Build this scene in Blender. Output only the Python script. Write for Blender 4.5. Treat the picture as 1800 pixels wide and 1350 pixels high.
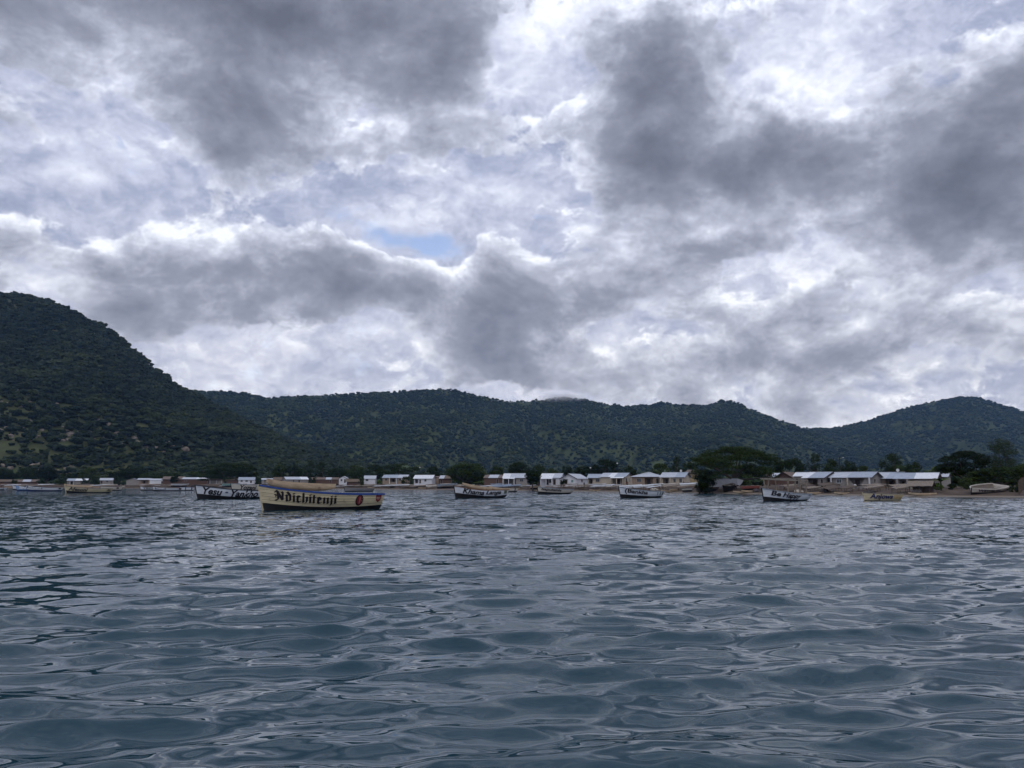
import bpy, bmesh, math, random
import numpy as np
from math import sin, cos, tan, pi, radians, atan, atan2, sqrt, exp, floor
from mathutils import Vector, Matrix, Euler

for o in list(bpy.data.objects):
    bpy.data.objects.remove(o)
scene = bpy.context.scene
COL = scene.collection

# ------------------------------------------------------------------ camera
CAM_H = 2.0                      # eye height above the lake, seated in a boat
FPX = 1352.0                     # focal length in photograph pixels (1800 wide)
PITCH = atan(176.0 / FPX)
cam_d = bpy.data.cameras.new('camera')
cam = bpy.data.objects.new('camera', cam_d)
COL.objects.link(cam)
cam.location = (0, 0, CAM_H)
cam.rotation_euler = (pi / 2 + PITCH, 0, 0)
cam_d.sensor_width = 36.0
cam_d.lens = 36.0 * FPX / 1800.0
cam_d.clip_start = 0.1
cam_d.clip_end = 20000.0
scene.camera = cam

def at(px, py, Y):
    """world point seen at photograph pixel (px, py), Y metres ahead"""
    t = (675.0 - py) / FPX
    z = Y * tan(PITCH + atan(t))
    zc = Y * cos(PITCH) + z * sin(PITCH)
    return Vector(((px - 900.0) / FPX * zc, Y, z + CAM_H))

def at_z(px, Y, z):
    zc = Y * cos(PITCH) + (z - CAM_H) * sin(PITCH)
    return Vector(((px - 900.0) / FPX * zc, Y, z))

def dir_of(px, py):
    v = at(px, py, 100.0) - Vector((0, 0, CAM_H))
    v.normalize()
    return v
# ------------------------------------------------------------------ world: broken cloud over a Nishita sky
SUN_AZ = radians(178.0)          # high behind the viewer, through cloud
SUN_EL = radians(57.0)
world = bpy.data.worlds.new('World')
scene.world = world
world.use_nodes = True
WT = world.node_tree
WT.nodes.clear()
WL = WT.links

def sock(n, key, val):
    s = n.inputs[key]
    if hasattr(val, 'is_output') or isinstance(val, bpy.types.NodeSocket):
        WL.new(val, s)
    else:
        s.default_value = val

def M(op, a, b=None, c=None, clamp=False):
    n = WT.nodes.new('ShaderNodeMath'); n.operation = op; n.use_clamp = clamp
    for i, v in enumerate((a, b, c)):
        if v is not None:
            sock(n, i, v)
    return n.outputs[0]

def VM(op, a, b=None, scale=None):
    n = WT.nodes.new('ShaderNodeVectorMath'); n.operation = op
    sock(n, 0, a)
    if b is not None: sock(n, 1, b)
    if scale is not None: sock(n, 'Scale', scale)
    return n.outputs['Value'] if op in ('DOT_PRODUCT', 'LENGTH') else n.outputs['Vector']

def COMB(x, y, z):
    n = WT.nodes.new('ShaderNodeCombineXYZ')
    sock(n, 0, x); sock(n, 1, y); sock(n, 2, z)
    return n.outputs[0]

def SEP(v):
    n = WT.nodes.new('ShaderNodeSeparateXYZ'); sock(n, 0, v)
    return n.outputs

def NOISE(v, scale, detail=5.0, rough=0.55, lac=2.0, dist=0.0, color=False):
    n = WT.nodes.new('ShaderNodeTexNoise'); n.noise_dimensions = '3D'
    sock(n, 'Vector', v); sock(n, 'Scale', scale); sock(n, 'Detail', detail)
    sock(n, 'Roughness', rough); sock(n, 'Lacunarity', lac); sock(n, 'Distortion', dist)
    return n.outputs['Color'] if color else n.outputs['Fac']

def SMOOTH(v, lo, hi):
    n = WT.nodes.new('ShaderNodeMapRange'); n.interpolation_type = 'SMOOTHSTEP'
    sock(n, 'Value', v); sock(n, 'From Min', lo); sock(n, 'From Max', hi)
    return n.outputs['Result']

def LIN(v, lo, hi, a=0.0, b=1.0):
    n = WT.nodes.new('ShaderNodeMapRange'); n.clamp = True
    sock(n, 'Value', v); sock(n, 'From Min', lo); sock(n, 'From Max', hi)
    sock(n, 'To Min', a); sock(n, 'To Max', b)
    return n.outputs['Result']

def MIX(f, a, b):
    n = WT.nodes.new('ShaderNodeMix'); n.data_type = 'RGBA'
    n.inputs[0].default_value = 0
    WL.new(f, n.inputs[0])
    for v, i in ((a, 6), (b, 7)):
        if isinstance(v, bpy.types.NodeSocket): WL.new(v, n.inputs[i])
        else: n.inputs[i].default_value = (*v, 1)
    return n.outputs[2]

def RAMP(f, stops):
    n = WT.nodes.new('ShaderNodeValToRGB')
    WL.new(f, n.inputs[0])
    e = n.color_ramp.elements
    while len(e) < len(stops): e.new(0.5)
    for el, (p, c) in zip(e, stops):
        el.position = p; el.color = (*c, 1)
    return n.outputs['Color']

tc = WT.nodes.new('ShaderNodeTexCoord')
DIR = VM('NORMALIZE', tc.outputs['Generated'])
dx, dy, dz = SEP(DIR)
AZ = M('ARCTAN2', dx, dy)
EL = M('ARCSINE', dz)
AE = COMB(AZ, EL, 1.0)           # azimuth, elevation of the direction (radians)

def azel(px, py):
    v = dir_of(px, py)
    return atan2(v.x, v.y), math.asin(v.z)

def blobs(vec, lst):
    """sum of soft cloud cells, each (px, py, rx, ry, degrees, amount)"""
    acc = None
    for (px, py, rx, ry, rot, amp) in lst:
        a, e = azel(px, py)
        k = cos(a) ** 2 * 0.96 / FPX * (cos(e - PITCH))
        c, si = cos(radians(rot)), sin(radians(rot))
        A, B = rx * k, ry * k
        x = VM('DOT_PRODUCT', vec, (c / A, si / A, -(c * a + si * e) / A))
        y = VM('DOT_PRODUCT', vec, (-si / B, c / B, -(-si * a + c * e) / B))
        q = M('MULTIPLY_ADD', x, x, M('MULTIPLY', y, y))
        g = M('POWER', 0.36788, q)
        acc = M('MULTIPLY', g, amp) if acc is None else M('MULTIPLY_ADD', g, amp, acc)
    return acc

# a slab of air seen from below: features shrink and flatten towards the horizon
FLAT = M('ADD', M('MAXIMUM', dz, -0.1), 0.34)
PLANE = COMB(M('DIVIDE', dx, FLAT), M('DIVIDE', dy, FLAT), 0.0)
DSQ = VM('MULTIPLY', DIR, (1.0, 1.0, 1.45))

w1 = VM('SUBTRACT', NOISE(DSQ, 3.4, 2.0, 0.5, color=True), (0.5, 0.5, 0.5))
w2 = VM('SUBTRACT', NOISE(DSQ, 13.0, 3.0, 0.6, color=True), (0.5, 0.5, 0.5))
WARP = VM('ADD', VM('SCALE', w1, scale=0.085), VM('SCALE', w2, scale=0.042))
P = VM('ADD', AE, VM('MULTIPLY', WARP, (1.2, 1.0, 0.0)))
DARK = [  # heavy cumulus, seen from below
    (330, 10, 430, 95, 0, 1.0), (620, 55, 260, 110, 0, .72), (440, 190, 105, 110, 0, .85),
    (790, 130, 80, 70, 20, .42), (190, 120, 130, 50, 0, .40), (400, -190, 700, 170, 0, .8),
    (1120, 190, 100, 130, 0, .72), (1180, 190, 190, 130, 0, .45), (1250, 290, 240, 62, 0, 1.05), (1390, 250, 110, 70, 0, .6),
    (1210, 95, 110, 60, 0, .42), (1770, 190, 160, 100, 28, .85), (1650, 330, 200, 80, 12, .75),
    (1790, 410, 80, 50, 0, .6), (1560, 200, 90, 70, 20, .5), (1900, 300, 200, 200, 0, .7),
    (100, 440, 170, 40, 4, .62), (300, 500, 180, 75, 0, .85), (510, 478, 170, 62, -10, .85),
    (690, 520, 130, 48, -10, .70), (260, 585, 70, 40, 0, .55), (870, 555, 120, 70, 0, .72),
    (1000, 510, 130, 55, 0, .55), (870, 655, 100, 30, 0, .62), (970, 640, 110, 38, 0, .45),
    (1070, 555, 90, 40, 0, .35), (900, 450, 70, 30, 0, .35),
    (1260, 437, 130, 30, 0, .75), (1380, 552, 120, 42, 6, .62), (1560, 602, 190, 24, 8, .70),
    (1270, 625, 60, 38, 0, .5), (1660, 640, 200, 20, 4, .45), (1450, 695, 230, 36, 0, .42),
    (1300, 600, 420, 110, 0, .26), (1650, 520, 200, 90, 0, .16), (640, 640, 260, 40, 0, .14), (1010, 440, 130, 80, 0, .22),
    (1710, 560, 120, 20, 6, .42), (1080, 660, 120, 30, 0, .35), (-160, 400, 170, 90, 0, .7),
]
CLEAR = [  # holes torn in the heavy cloud
    (150, 265, 150, 60, 0, .35), (60, 505, 70, 40, 0, .5), (560, 600, 170, 48, 0, .50), (760, 425, 85, 36, -8, .9),
    (920, 100, 80, 90, 0, .45), (1440, 150, 90, 80, 0, .40), (1500, 480, 170, 50, 8, .35),
    (780, 360, 120, 50, 0, .35), (960, 330, 60, 90, 0, .3), (1620, 255, 55, 26, 0, .25), (1160, 585, 110, 40, 20, .35),
    (1700, 560, 90, 30, 0, .2), (1430, 742, 70, 16, 0, .4), (640, 380, 90, 26, -14, .5),
]
BRIGHT = [  # where the veil above is thin in front of the sun, or thick
    (950, 60, 110, 90, 0, .30), (1430, 150, 130, 90, 0, .30), (1010, 20, 200, 50, 0, .22), (140, 290, 140, 40, 4, .16),
    (185, 371, 50, 9, 0, .40), (780, 360, 130, 50, 0, .16), (1500, 480, 190, 60, 8, .22), (1180, 560, 130, 50, 16, .20),
    (560, 600, 170, 48, 0, .18), (50, 115, 70, 40, 0, .14), (60, 505, 70, 40, 0, .24), (1430, 745, 70, 14, 0, .30),
    (1240, 360, 100, 30, 10, .22), (1640, 250, 80, 40, 0, .1), (1600, 540, 160, 30, 4, .16), (850, 690, 60, 12, 0, .25),
    (20, 375, 130, 40, 0, -.20), (300, 365, 130, 20, -4, -.14), (560, 300, 120, 22, -14, -.12), (900, 280, 90, 60, 0, -.10),
    (930, 270, 60, 40, 0, -.08), (1400, 650, 400, 50, 0, -.06),
]
BLUE = [  # gaps of clear sky
    (762, 436, 72, 32, -4, 1.3), (590, 376, 56, 13, -8, .55), (675, 410, 60, 16, -16, .50), (700, 420, 110, 34, -10, .35),
    (985, 373, 26, 6, 0, .9), (1685, 477, 28, 9, 0, .8), (1195, 16, 18, 10, 0, .9), (1260, 20, 40, 10, 0, .6),
    (1150, 8, 50, 8, 0, .6), (195, 252, 12, 5, -30, .7), (810, 330, 14, 5, -20, .6),
]

# ---- the broad cloud masses: a coarse chart of the sky (rows of elevation, stops of azimuth), torn up by noise below
GN_AZ, GN_EL = 32, 25
AZ0, AZ1 = -0.72, 0.72
EL0, EL1 = -0.02, 0.66

def cells(lst, px, py):
    v = 0.0
    for (cx, cy, rx, ry, rot, amp) in lst:
        c, s_ = cos(radians(rot)), sin(radians(rot))
        ddx, ddy = px - cx, -(py - cy)
        q = ((c * ddx + s_ * ddy) / rx) ** 2 + ((-s_ * ddx + c * ddy) / ry) ** 2
        if q < 12:
            v += amp * exp(-q)
    return v

def chart(az, el):
    v = Vector((sin(az) * cos(el), cos(az) * cos(el), math.sin(el)))
    f = v.y * cos(PITCH) + v.z * sin(PITCH)
    u = -v.y * sin(PITCH) + v.z * cos(PITCH)
    px, py = 900 + FPX * v.x / f, 675 - FPX * u / f
    d0 = cells(DARK, px, py) - cells(CLEAR, px, py)
    d1 = cells(DARK, px - 8, py - 34) - cells(CLEAR, px - 8, py - 34)
    return [min(1, max(0, (d0 + .8) / 2.4)), min(1, max(0, (cells(BRIGHT, px, py) + .5))), min(1, max(0, (d1 + .8) / 2.4))]

PS = SEP(P)
U = LIN(PS[0], AZ0, AZ1)
V = LIN(PS[1], EL0, EL1, 0.0, GN_EL - 1.0)
CH = None
for j in range(GN_EL):
    el = EL0 + (EL1 - EL0) * j / (GN_EL - 1)
    n = WT.nodes.new('ShaderNodeValToRGB')
    WL.new(U, n.inputs[0])
    n.color_ramp.interpolation = 'CARDINAL'
    e = n.color_ramp.elements
    while len(e) < GN_AZ: e.new(0.5)
    for i in range(GN_AZ):
        f = i / (GN_AZ - 1)
        e[i].position = f
        e[i].color = (*chart(AZ0 + (AZ1 - AZ0) * f, el), 1)
    if CH is None: CH = n.outputs['Color']
    else: CH = MIX(M('SUBTRACT', V, j - 1.0, clamp=True), CH, n.outputs['Color'])
sc_ = WT.nodes.new('ShaderNodeSeparateColor')
WL.new(CH, sc_.inputs[0])
D0 = M('MULTIPLY_ADD', sc_.outputs[0], 2.4, -.8)
VB = M('SUBTRACT', sc_.outputs[1], 0.5)
D1 = M('MULTIPLY_ADD', sc_.outputs[2], 2.4, -.8)

nb = NOISE(VM('ADD', DSQ, VM('SCALE', w1, scale=0.10)), 7.5, 6.0, 0.60)          # broad billows
nf = NOISE(VM('ADD', DSQ, VM('SCALE', w2, scale=0.06)), 24.0, 7.0, 0.66)         # fine wisps
nbu = NOISE(VM('ADD', VM('ADD', DSQ, VM('SCALE', w1, scale=0.10)), (0.003, 0.005, 0.020)), 7.5, 6.0, 0.60)
REL = M('SUBTRACT', nbu, nb)                                                       # lit from above: heads bright, bases dark
# unseen sky beyond the chart: cloud thinned, veil lightened to brighten the lake
OUT = M('MAXIMUM', SMOOTH(M('ABSOLUTE', AZ), 0.60, 0.80), SMOOTH(EL, 0.56, 0.72))
GEN = M('MULTIPLY_ADD', SMOOTH(NOISE(PLANE, 1.1, 3.0, 0.5), 0.48, 0.78), 0.6, -0.20)
puff = M('SUBTRACT', M('ABSOLUTE', M('SUBTRACT', nb, 0.5)), 0.09)                # rounded heads, sharp creases
nz = M('ADD', M('MULTIPLY', M('SUBTRACT', nb, 0.5), 2.6), M('MULTIPLY_ADD', M('SUBTRACT', nf, 0.5), 0.80, M('MULTIPLY', puff, 0.6)))
BASE = M('MULTIPLY_ADD', M('SUBTRACT', GEN, D0), OUT, M('MULTIPLY', D0, 0.92))
BASEU = M('MULTIPLY_ADD', M('SUBTRACT', GEN, D1), OUT, D1)
DEN = M('ADD', BASE, nz)
ALPHA = SMOOTH(DEN, 0.05, 0.26)
THICK = LIN(M('ADD', M('ADD', M('MULTIPLY', BASE, 0.5), M('MULTIPLY', BASEU, 0.5)), M('MULTIPLY_ADD', REL, 3.2, M('MULTIPLY', nz, 0.9))), -0.05, 1.7)
HEAVY = RAMP(THICK, [(0.0, (.82, .87, 1.0)), (0.10, (.60, .645, .78)), (0.24, (.40, .432, .545)), (0.44, (.250, .272, .352)), (0.70, (.170, .187, .246)), (1.0, (.114, .127, .168))])

na = NOISE(VM('ADD', PLANE, VM('SCALE', w2, scale=0.30)), 3.6, 7.0, 0.62)
VEIL = M('ADD', M('ADD', M('MULTIPLY_ADD', OUT, 0.06, 0.45), VB), M('ADD', M('MULTIPLY', M('SUBTRACT', na, 0.5), 1.35), M('MULTIPLY_ADD', REL, -1.1, M('MULTIPLY', M('SUBTRACT', nf, 0.5), 0.95))))
VEILC = RAMP(VEIL, [(0.0, (.245, .285, .425)), (0.3, (.36, .402, .555)), (0.55, (.525, .565, .72)), (0.8, (.75, .795, .93)), (1.0, (.94, .98, 1.07))])

sky = WT.nodes.new('ShaderNodeTexSky')
sky.sky_type = 'NISHITA'
sky.sun_disc = False
sky.sun_elevation = SUN_EL
sky.sun_rotation = SUN_AZ
sky.altitude = 480.0
sky.air_density = 1.0
sky.dust_density = 1.2
sky.ozone_density = 1.5
BST = 0.10
gap = SMOOTH(M('ADD', blobs(P, BLUE), M('MULTIPLY', M('SUBTRACT', nf, 0.5), 3.4)), 0.10, 1.5)
lay1 = MIX(M('MULTIPLY', gap, 0.92), VM('SCALE', VEILC, scale=1.0 / BST), VM('MULTIPLY', sky.outputs[0], (1.75, 1.55, 1.6)))
lay2 = MIX(ALPHA, lay1, VM('SCALE', HEAVY, scale=1.0 / BST))
bg = WT.nodes.new('ShaderNodeBackground')
WL.new(lay2, bg.inputs['Color'])
bg.inputs['Strength'].default_value = BST
wo = WT.nodes.new('ShaderNodeOutputWorld')
WL.new(bg.outputs[0], wo.inputs['Surface'])
world.cycles.sampling_method = 'MANUAL'
world.cycles.sample_map_resolution = 512

sun_d = bpy.data.lights.new('sun', 'SUN')
sun_d.energy = 0.5
sun_d.angle = radians(25.0)
sun_d.color = (1.0, 0.96, 0.90)
sun = bpy.data.objects.new('sun', sun_d)
COL.objects.link(sun)
sun.rotation_euler = Vector((-sin(SUN_AZ) * cos(SUN_EL), -cos(SUN_AZ) * cos(SUN_EL), -sin(SUN_EL))).to_track_quat('-Z', 'Y').to_euler()

vs = scene.view_settings
vs.view_transform = 'Standard'
vs.look = 'None'
vs.exposure = 0.30
vs.gamma = 1.0
vs.use_curve_mapping = False
scene.cycles.use_denoising = True
scene.cycles.max_bounces = 4
scene.cycles.diffuse_bounces = 2
scene.cycles.glossy_bounces = 2
scene.cycles.transmission_bounces = 2
scene.cycles.volume_bounces = 0
scene.cycles.transparent_max_bounces = 4
scene.cycles.use_adaptive_sampling = True
scene.cycles.adaptive_threshold = 0.015
scene.cycles.adaptive_min_samples = 12
scene.cycles.caustics_reflective = False
scene.cycles.caustics_refractive = False
# ------------------------------------------------------------------ materials
def newmat(name):
    m = bpy.data.materials.new(name)
    m.use_nodes = True
    nt = m.node_tree
    b = nt.nodes['Principled BSDF']
    return m, nt, b

MATS = {}
def mat(name, col, rough=0.75, var=0.25, scale=3.0, bump=0.0, bscale=20.0, metallic=0.0, spec=0.3, col2=None, stretch=(1, 1, 1), stain=None, detail=5.0):
    """plain procedural surface: base colour broken up by noise, optional second colour, optional stains"""
    if name in MATS: return MATS[name]
    m, nt, b = newmat(name)
    N, L = nt.nodes, nt.links
    tcn = N.new('ShaderNodeTexCoord')
    mp = N.new('ShaderNodeMapping'); mp.inputs['Scale'].default_value = stretch
    L.new(tcn.outputs['Object'], mp.inputs[0])
    no = N.new('ShaderNodeTexNoise')
    no.inputs['Scale'].default_value = scale; no.inputs['Detail'].default_value = detail; no.inputs['Roughness'].default_value = 0.6
    L.new(mp.outputs[0], no.inputs['Vector'])
    r = N.new('ShaderNodeValToRGB'); L.new(no.outputs['Fac'], r.inputs[0])
    lo = [max(0, c * (1 - var)) for c in col]; hi = [min(1, c * (1 + var)) for c in (col2 or col)]
    r.color_ramp.elements[0].position = 0.3; r.color_ramp.elements[0].color = (*lo, 1)
    r.color_ramp.elements[1].position = 0.7; r.color_ramp.elements[1].color = (*hi, 1)
    out = r.outputs['Color']
    if stain:
        n2 = N.new('ShaderNodeTexNoise'); n2.inputs['Scale'].default_value = stain[1]; n2.inputs['Detail'].default_value = 6
        n2.inputs['Roughness'].default_value = 0.7
        L.new(tcn.outputs['Object'], n2.inputs['Vector'])
        rr = N.new('ShaderNodeValToRGB'); L.new(n2.outputs['Fac'], rr.inputs[0])
        rr.color_ramp.elements[0].position = stain[2]; rr.color_ramp.elements[0].color = (0, 0, 0, 1)
        rr.color_ramp.elements[1].position = stain[2] + 0.16; rr.color_ramp.elements[1].color = (1, 1, 1, 1)
        mx = N.new('ShaderNodeMix'); mx.data_type = 'RGBA'
        L.new(rr.outputs['Color'], mx.inputs[0]); L.new(out, mx.inputs[6]); mx.inputs[7].default_value = (*stain[0], 1)
        out = mx.outputs[2]
    L.new(out, b.inputs['Base Color'])
    b.inputs['Roughness'].default_value = rough
    b.inputs['Metallic'].default_value = metallic
    b.inputs['Specular IOR Level'].default_value = spec
    if bump:
        bn = N.new('ShaderNodeTexNoise'); bn.inputs['Scale'].default_value = bscale; bn.inputs['Detail'].default_value = 4
        L.new(mp.outputs[0], bn.inputs['Vector'])
        bu = N.new('ShaderNodeBump'); bu.inputs['Strength'].default_value = bump; bu.inputs['Distance'].default_value = 0.05
        L.new(bn.outputs['Fac'], bu.inputs['Height']); L.new(bu.outputs[0], b.inputs['Normal'])
    MATS[name] = m
    return m

def leafmat(name, c1, c2, c3, scale=1.2, wide=0.0):
    """foliage: hue wanders leaf by leaf and clump by clump, some light passes through"""
    m, nt, b = newmat(name)
    N, L = nt.nodes, nt.links
    tcn = N.new('ShaderNodeTexCoord')
    no = N.new('ShaderNodeTexNoise'); no.inputs['Scale'].default_value = scale; no.inputs['Detail'].default_value = 4
    L.new(tcn.outputs['Object'], no.inputs['Vector'])
    oi = N.new('ShaderNodeObjectInfo')
    ad = N.new('ShaderNodeMath'); ad.operation = 'MULTIPLY_ADD'; ad.inputs[1].default_value = 0.30
    L.new(oi.outputs['Random'], ad.inputs[0]); L.new(no.outputs['Fac'], ad.inputs[2])
    sb = N.new('ShaderNodeMath'); sb.operation = 'SUBTRACT'; sb.inputs[1].default_value = 0.15
    L.new(ad.outputs[0], sb.inputs[0])
    src = sb.outputs[0]
    if wide:                                            # stands of different species drift across the slope
        ge_ = N.new('ShaderNodeNewGeometry')
        wn = N.new('ShaderNodeTexNoise'); wn.inputs['Scale'].default_value = 0.011; wn.inputs['Detail'].default_value = 4; wn.inputs['Roughness'].default_value = 0.6
        L.new(ge_.outputs['Position'], wn.inputs['Vector'])
        w2_ = N.new('ShaderNodeMath'); w2_.operation = 'MULTIPLY_ADD'; w2_.inputs[1].default_value = wide; L.new(wn.outputs['Fac'], w2_.inputs[0]); L.new(src, w2_.inputs[2])
        w3_ = N.new('ShaderNodeMath'); w3_.operation = 'SUBTRACT'; w3_.inputs[1].default_value = wide * .5; L.new(w2_.outputs[0], w3_.inputs[0])
        src = w3_.outputs[0]
    r = N.new('ShaderNodeValToRGB'); L.new(src, r.inputs[0])
    e = r.color_ramp.elements; e.new(0.5)
    for el, p, c in zip(e, (0.28, 0.5, 0.74), (c1, c2, c3)):
        el.position = p; el.color = (*c, 1)
    L.new(r.outputs['Color'], b.inputs['Base Color'])
    b.inputs['Roughness'].default_value = 0.7
    b.inputs['Specular IOR Level'].default_value = 0.06
    MATS[name] = m
    return m

# ------------------------------------------------------------------ mesh building
class MB:
    """collects faces, builds ONE mesh object"""
    def __init__(s):
        s.v, s.f, s.m = [], [], []
        s.X = Matrix.Identity(4)
    def add(s, vs, fs, mi=0):
        o = len(s.v)
        s.v.extend([tuple(s.X @ Vector(p)) for p in vs])
        s.f.extend([tuple(i + o for i in f) for f in fs])
        s.m.extend([mi] * len(fs))
        return s
    def box(s, c, d, mi=0, rz=0.0, R=None):
        x, y, z = d[0] / 2, d[1] / 2, d[2] / 2
        R = R if R is not None else Matrix.Rotation(rz, 3, 'Z')
        P_ = [Vector(c) + R @ Vector((a * x, b * y, e * z)) for e in (-1, 1) for b in (-1, 1) for a in (-1, 1)]
        return s.add(P_, [(0, 2, 3, 1), (4, 5, 7, 6), (0, 1, 5, 4), (2, 6, 7, 3), (0, 4, 6, 2), (1, 3, 7, 5)], mi)
    def bar(s, a, b, w, h=None, mi=0):
        a, b = Vector(a), Vector(b); h = h or w
        d = b - a; L = d.length
        q = d.to_track_quat('Z', 'Y').to_matrix()
        return s.box((a + b) / 2, (w, h, L), mi, R=q)
    def tube(s, pts, rad, n=6, mi=0, cap=True):
        pts = [Vector(p) for p in pts]
        rings = []
        for i, p in enumerate(pts):
            d = (pts[min(i + 1, len(pts) - 1)] - pts[max(i - 1, 0)]).normalized()
            q = d.to_track_quat('Z', 'Y').to_matrix()
            r = rad[i] if hasattr(rad, '__len__') else rad
            rings.append([p + q @ Vector((cos(2 * pi * k / n) * r, sin(2 * pi * k / n) * r, 0)) for k in range(n)])
        vs = [p for r in rings for p in r]
        fs = []
        for i in range(len(pts) - 1):
            for k in range(n):
                a, b = i * n + k, i * n + (k + 1) % n
                fs.append((a, b, b + n, a + n))
        if cap:
            fs.append(tuple(range(n - 1, -1, -1))); fs.append(tuple(range((len(pts) - 1) * n, len(pts) * n)))
        return s.add(vs, fs, mi)
    def grid(s, P, mi=0, closed=False):
        """P[i][j] points"""
        nu, nv = len(P), len(P[0])
        vs = [p for r in P for p in r]
        fs = []
        for i in range(nu - 1):
            for j in range(nv - (0 if closed else 1)):
                a, b = i * nv + j, i * nv + (j + 1) % nv
                fs.append((a, b, b + nv, a + nv))
        return s.add(vs, fs, mi)
    def mesh(s, name):
        me = bpy.data.meshes.new(name)
        me.from_pydata(s.v, [], s.f)
        return me
    def build(s, name, mats, parent=None, smooth=False, loc=None):
        me = s.mesh(name)
        for m in (mats if isinstance(mats, (list, tuple)) else [mats]): me.materials.append(m)
        if any(s.m): me.polygons.foreach_set('material_index', s.m)
        if smooth: me.polygons.foreach_set('use_smooth', [True] * len(me.polygons))
        me.update()
        return link(name, me, parent, loc)

def link(name, me, parent=None, loc=None):
    o = bpy.data.objects.new(name, me)
    COL.objects.link(o)
    if parent is not None: o.parent = parent
    if loc is not None: o.location = loc
    return o

def tag(o, label, cat, group=None, kind=None):
    o['label'] = label; o['category'] = cat
    if group: o['group'] = group
    if kind: o['kind'] = kind
    return o

def thing(name, label, cat, loc=(0, 0, 0), rz=0.0, group=None):
    o = bpy.data.objects.new(name, None)
    COL.objects.link(o)
    o.empty_display_size = 0.3
    o.location = loc; o.rotation_euler = (0, 0, rz)
    return tag(o, label, cat, group)

def np_mesh(name, V, F, mats, parent=None, smooth=False, mi=None):
    """fast mesh from numpy arrays; F is (n,3) or (n,4)"""
    me = bpy.data.meshes.new(name)
    V = np.asarray(V, dtype=np.float32); F = np.asarray(F, dtype=np.int32)
    me.vertices.add(len(V)); me.vertices.foreach_set('co', V.ravel())
    k = F.shape[1]
    me.loops.add(F.size); me.loops.foreach_set('vertex_index', F.ravel())
    me.polygons.add(len(F))
    me.polygons.foreach_set('loop_start', np.arange(0, F.size, k, dtype=np.int32))
    if smooth: me.polygons.foreach_set('use_smooth', np.ones(len(F), dtype=bool))
    if mi is not None: me.polygons.foreach_set('material_index', np.asarray(mi, dtype=np.int32))
    for m in (mats if isinstance(mats, (list, tuple)) else [mats]): me.materials.append(m)
    me.update(calc_edges=True)
    return link(name, me, parent)

def vnoise(x, y, seed=0):
    """smooth value noise on arrays, about -1..1"""
    x = np.asarray(x, dtype=np.float64); y = np.asarray(y, dtype=np.float64)
    xi, yi = np.floor(x).astype(np.int64), np.floor(y).astype(np.int64)
    xf, yf = x - xi, y - yi
    u, v = xf * xf * (3 - 2 * xf), yf * yf * (3 - 2 * yf)
    def h(a, b):
        n = (a * 374761393 + b * 668265263 + seed * 974711) & 0x7fffffff
        n = ((n ^ (n >> 13)) * 1274126177) & 0x7fffffff
        return ((n ^ (n >> 16)) & 0xffff) / 32767.5 - 1
    return (h(xi, yi) * (1 - u) + h(xi + 1, yi) * u) * (1 - v) + (h(xi, yi + 1) * (1 - u) + h(xi + 1, yi + 1) * u) * v

def fbm(x, y, seed=0, o=4, g=0.5):
    a, s, t = 1.0, 0.0, 0.0
    for i in range(o):
        s = s + a * vnoise(x * 2 ** i, y * 2 ** i, seed + i * 17); t += a; a *= g
    return s / t
# ------------------------------------------------------------------ shore and ground
SHORE = [(-900, 430), (-400, 420), (0, 400), (230, 396), (450, 350), (680, 300), (760, 279), (880, 252), (1010, 225), (1080, 202), (1200, 181),
         (1290, 161), (1440, 145), (1600, 128), (1700, 122.5), (1800, 119), (2000, 112), (2500, 100)]
SH_T = np.array([(p - 900) / 1341.0 for p, _ in SHORE]); SH_Y = np.array([y for _, y in SHORE], dtype=float)
G_D = np.array([-60, -20, -6, 0, 1.5, 5, 10, 22, 70, 300, 4000.]); G_Z = np.array([-8, -3, -.9, -.02, .28, .62, .95, 1.22, 1.42, 1.6, 1.75])
def shoreY(px): return float(np.interp((px - 900) / 1341.0, SH_T, SH_Y))
def gza(X, Y):
    X = np.asarray(X, dtype=float); Y = np.asarray(Y, dtype=float)
    d = Y - np.interp(X / Y, SH_T, SH_Y)
    z = np.interp(d, G_D, G_Z)
    return z + np.clip(d / 8, 0, 1) * (0.10 * fbm(X / 7.0, Y / 7.0, 5, 3))
def gz(X, Y): return float(gza(np.array([X]), np.array([Y]))[0])

px_c = np.linspace(-900, 2500, 900)
dd = np.concatenate([[-60, -20, -6, -3], np.linspace(-1.5, 26, 56), np.geomspace(28, 3900, 36)])
T = (px_c - 900) / 1341.0
Yg = np.interp(T, SH_T, SH_Y)[:, None] + dd[None, :]
Xg = T[:, None] * Yg
shore_wob = 0.35 * fbm(Xg / 3.0, Yg / 3.0, 9, 3)
Zg = gza(Xg, Yg) + np.where(np.abs(dd[None, :]) < 6, 0.06, 0.0) * shore_wob
nv = len(dd)
ii, jj = np.meshgrid(np.arange(len(px_c) - 1), np.arange(nv - 1), indexing='ij')
a0 = (ii * nv + jj).ravel()
Fg = np.stack([a0, a0 + nv, a0 + nv + 1, a0 + 1], 1)

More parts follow.
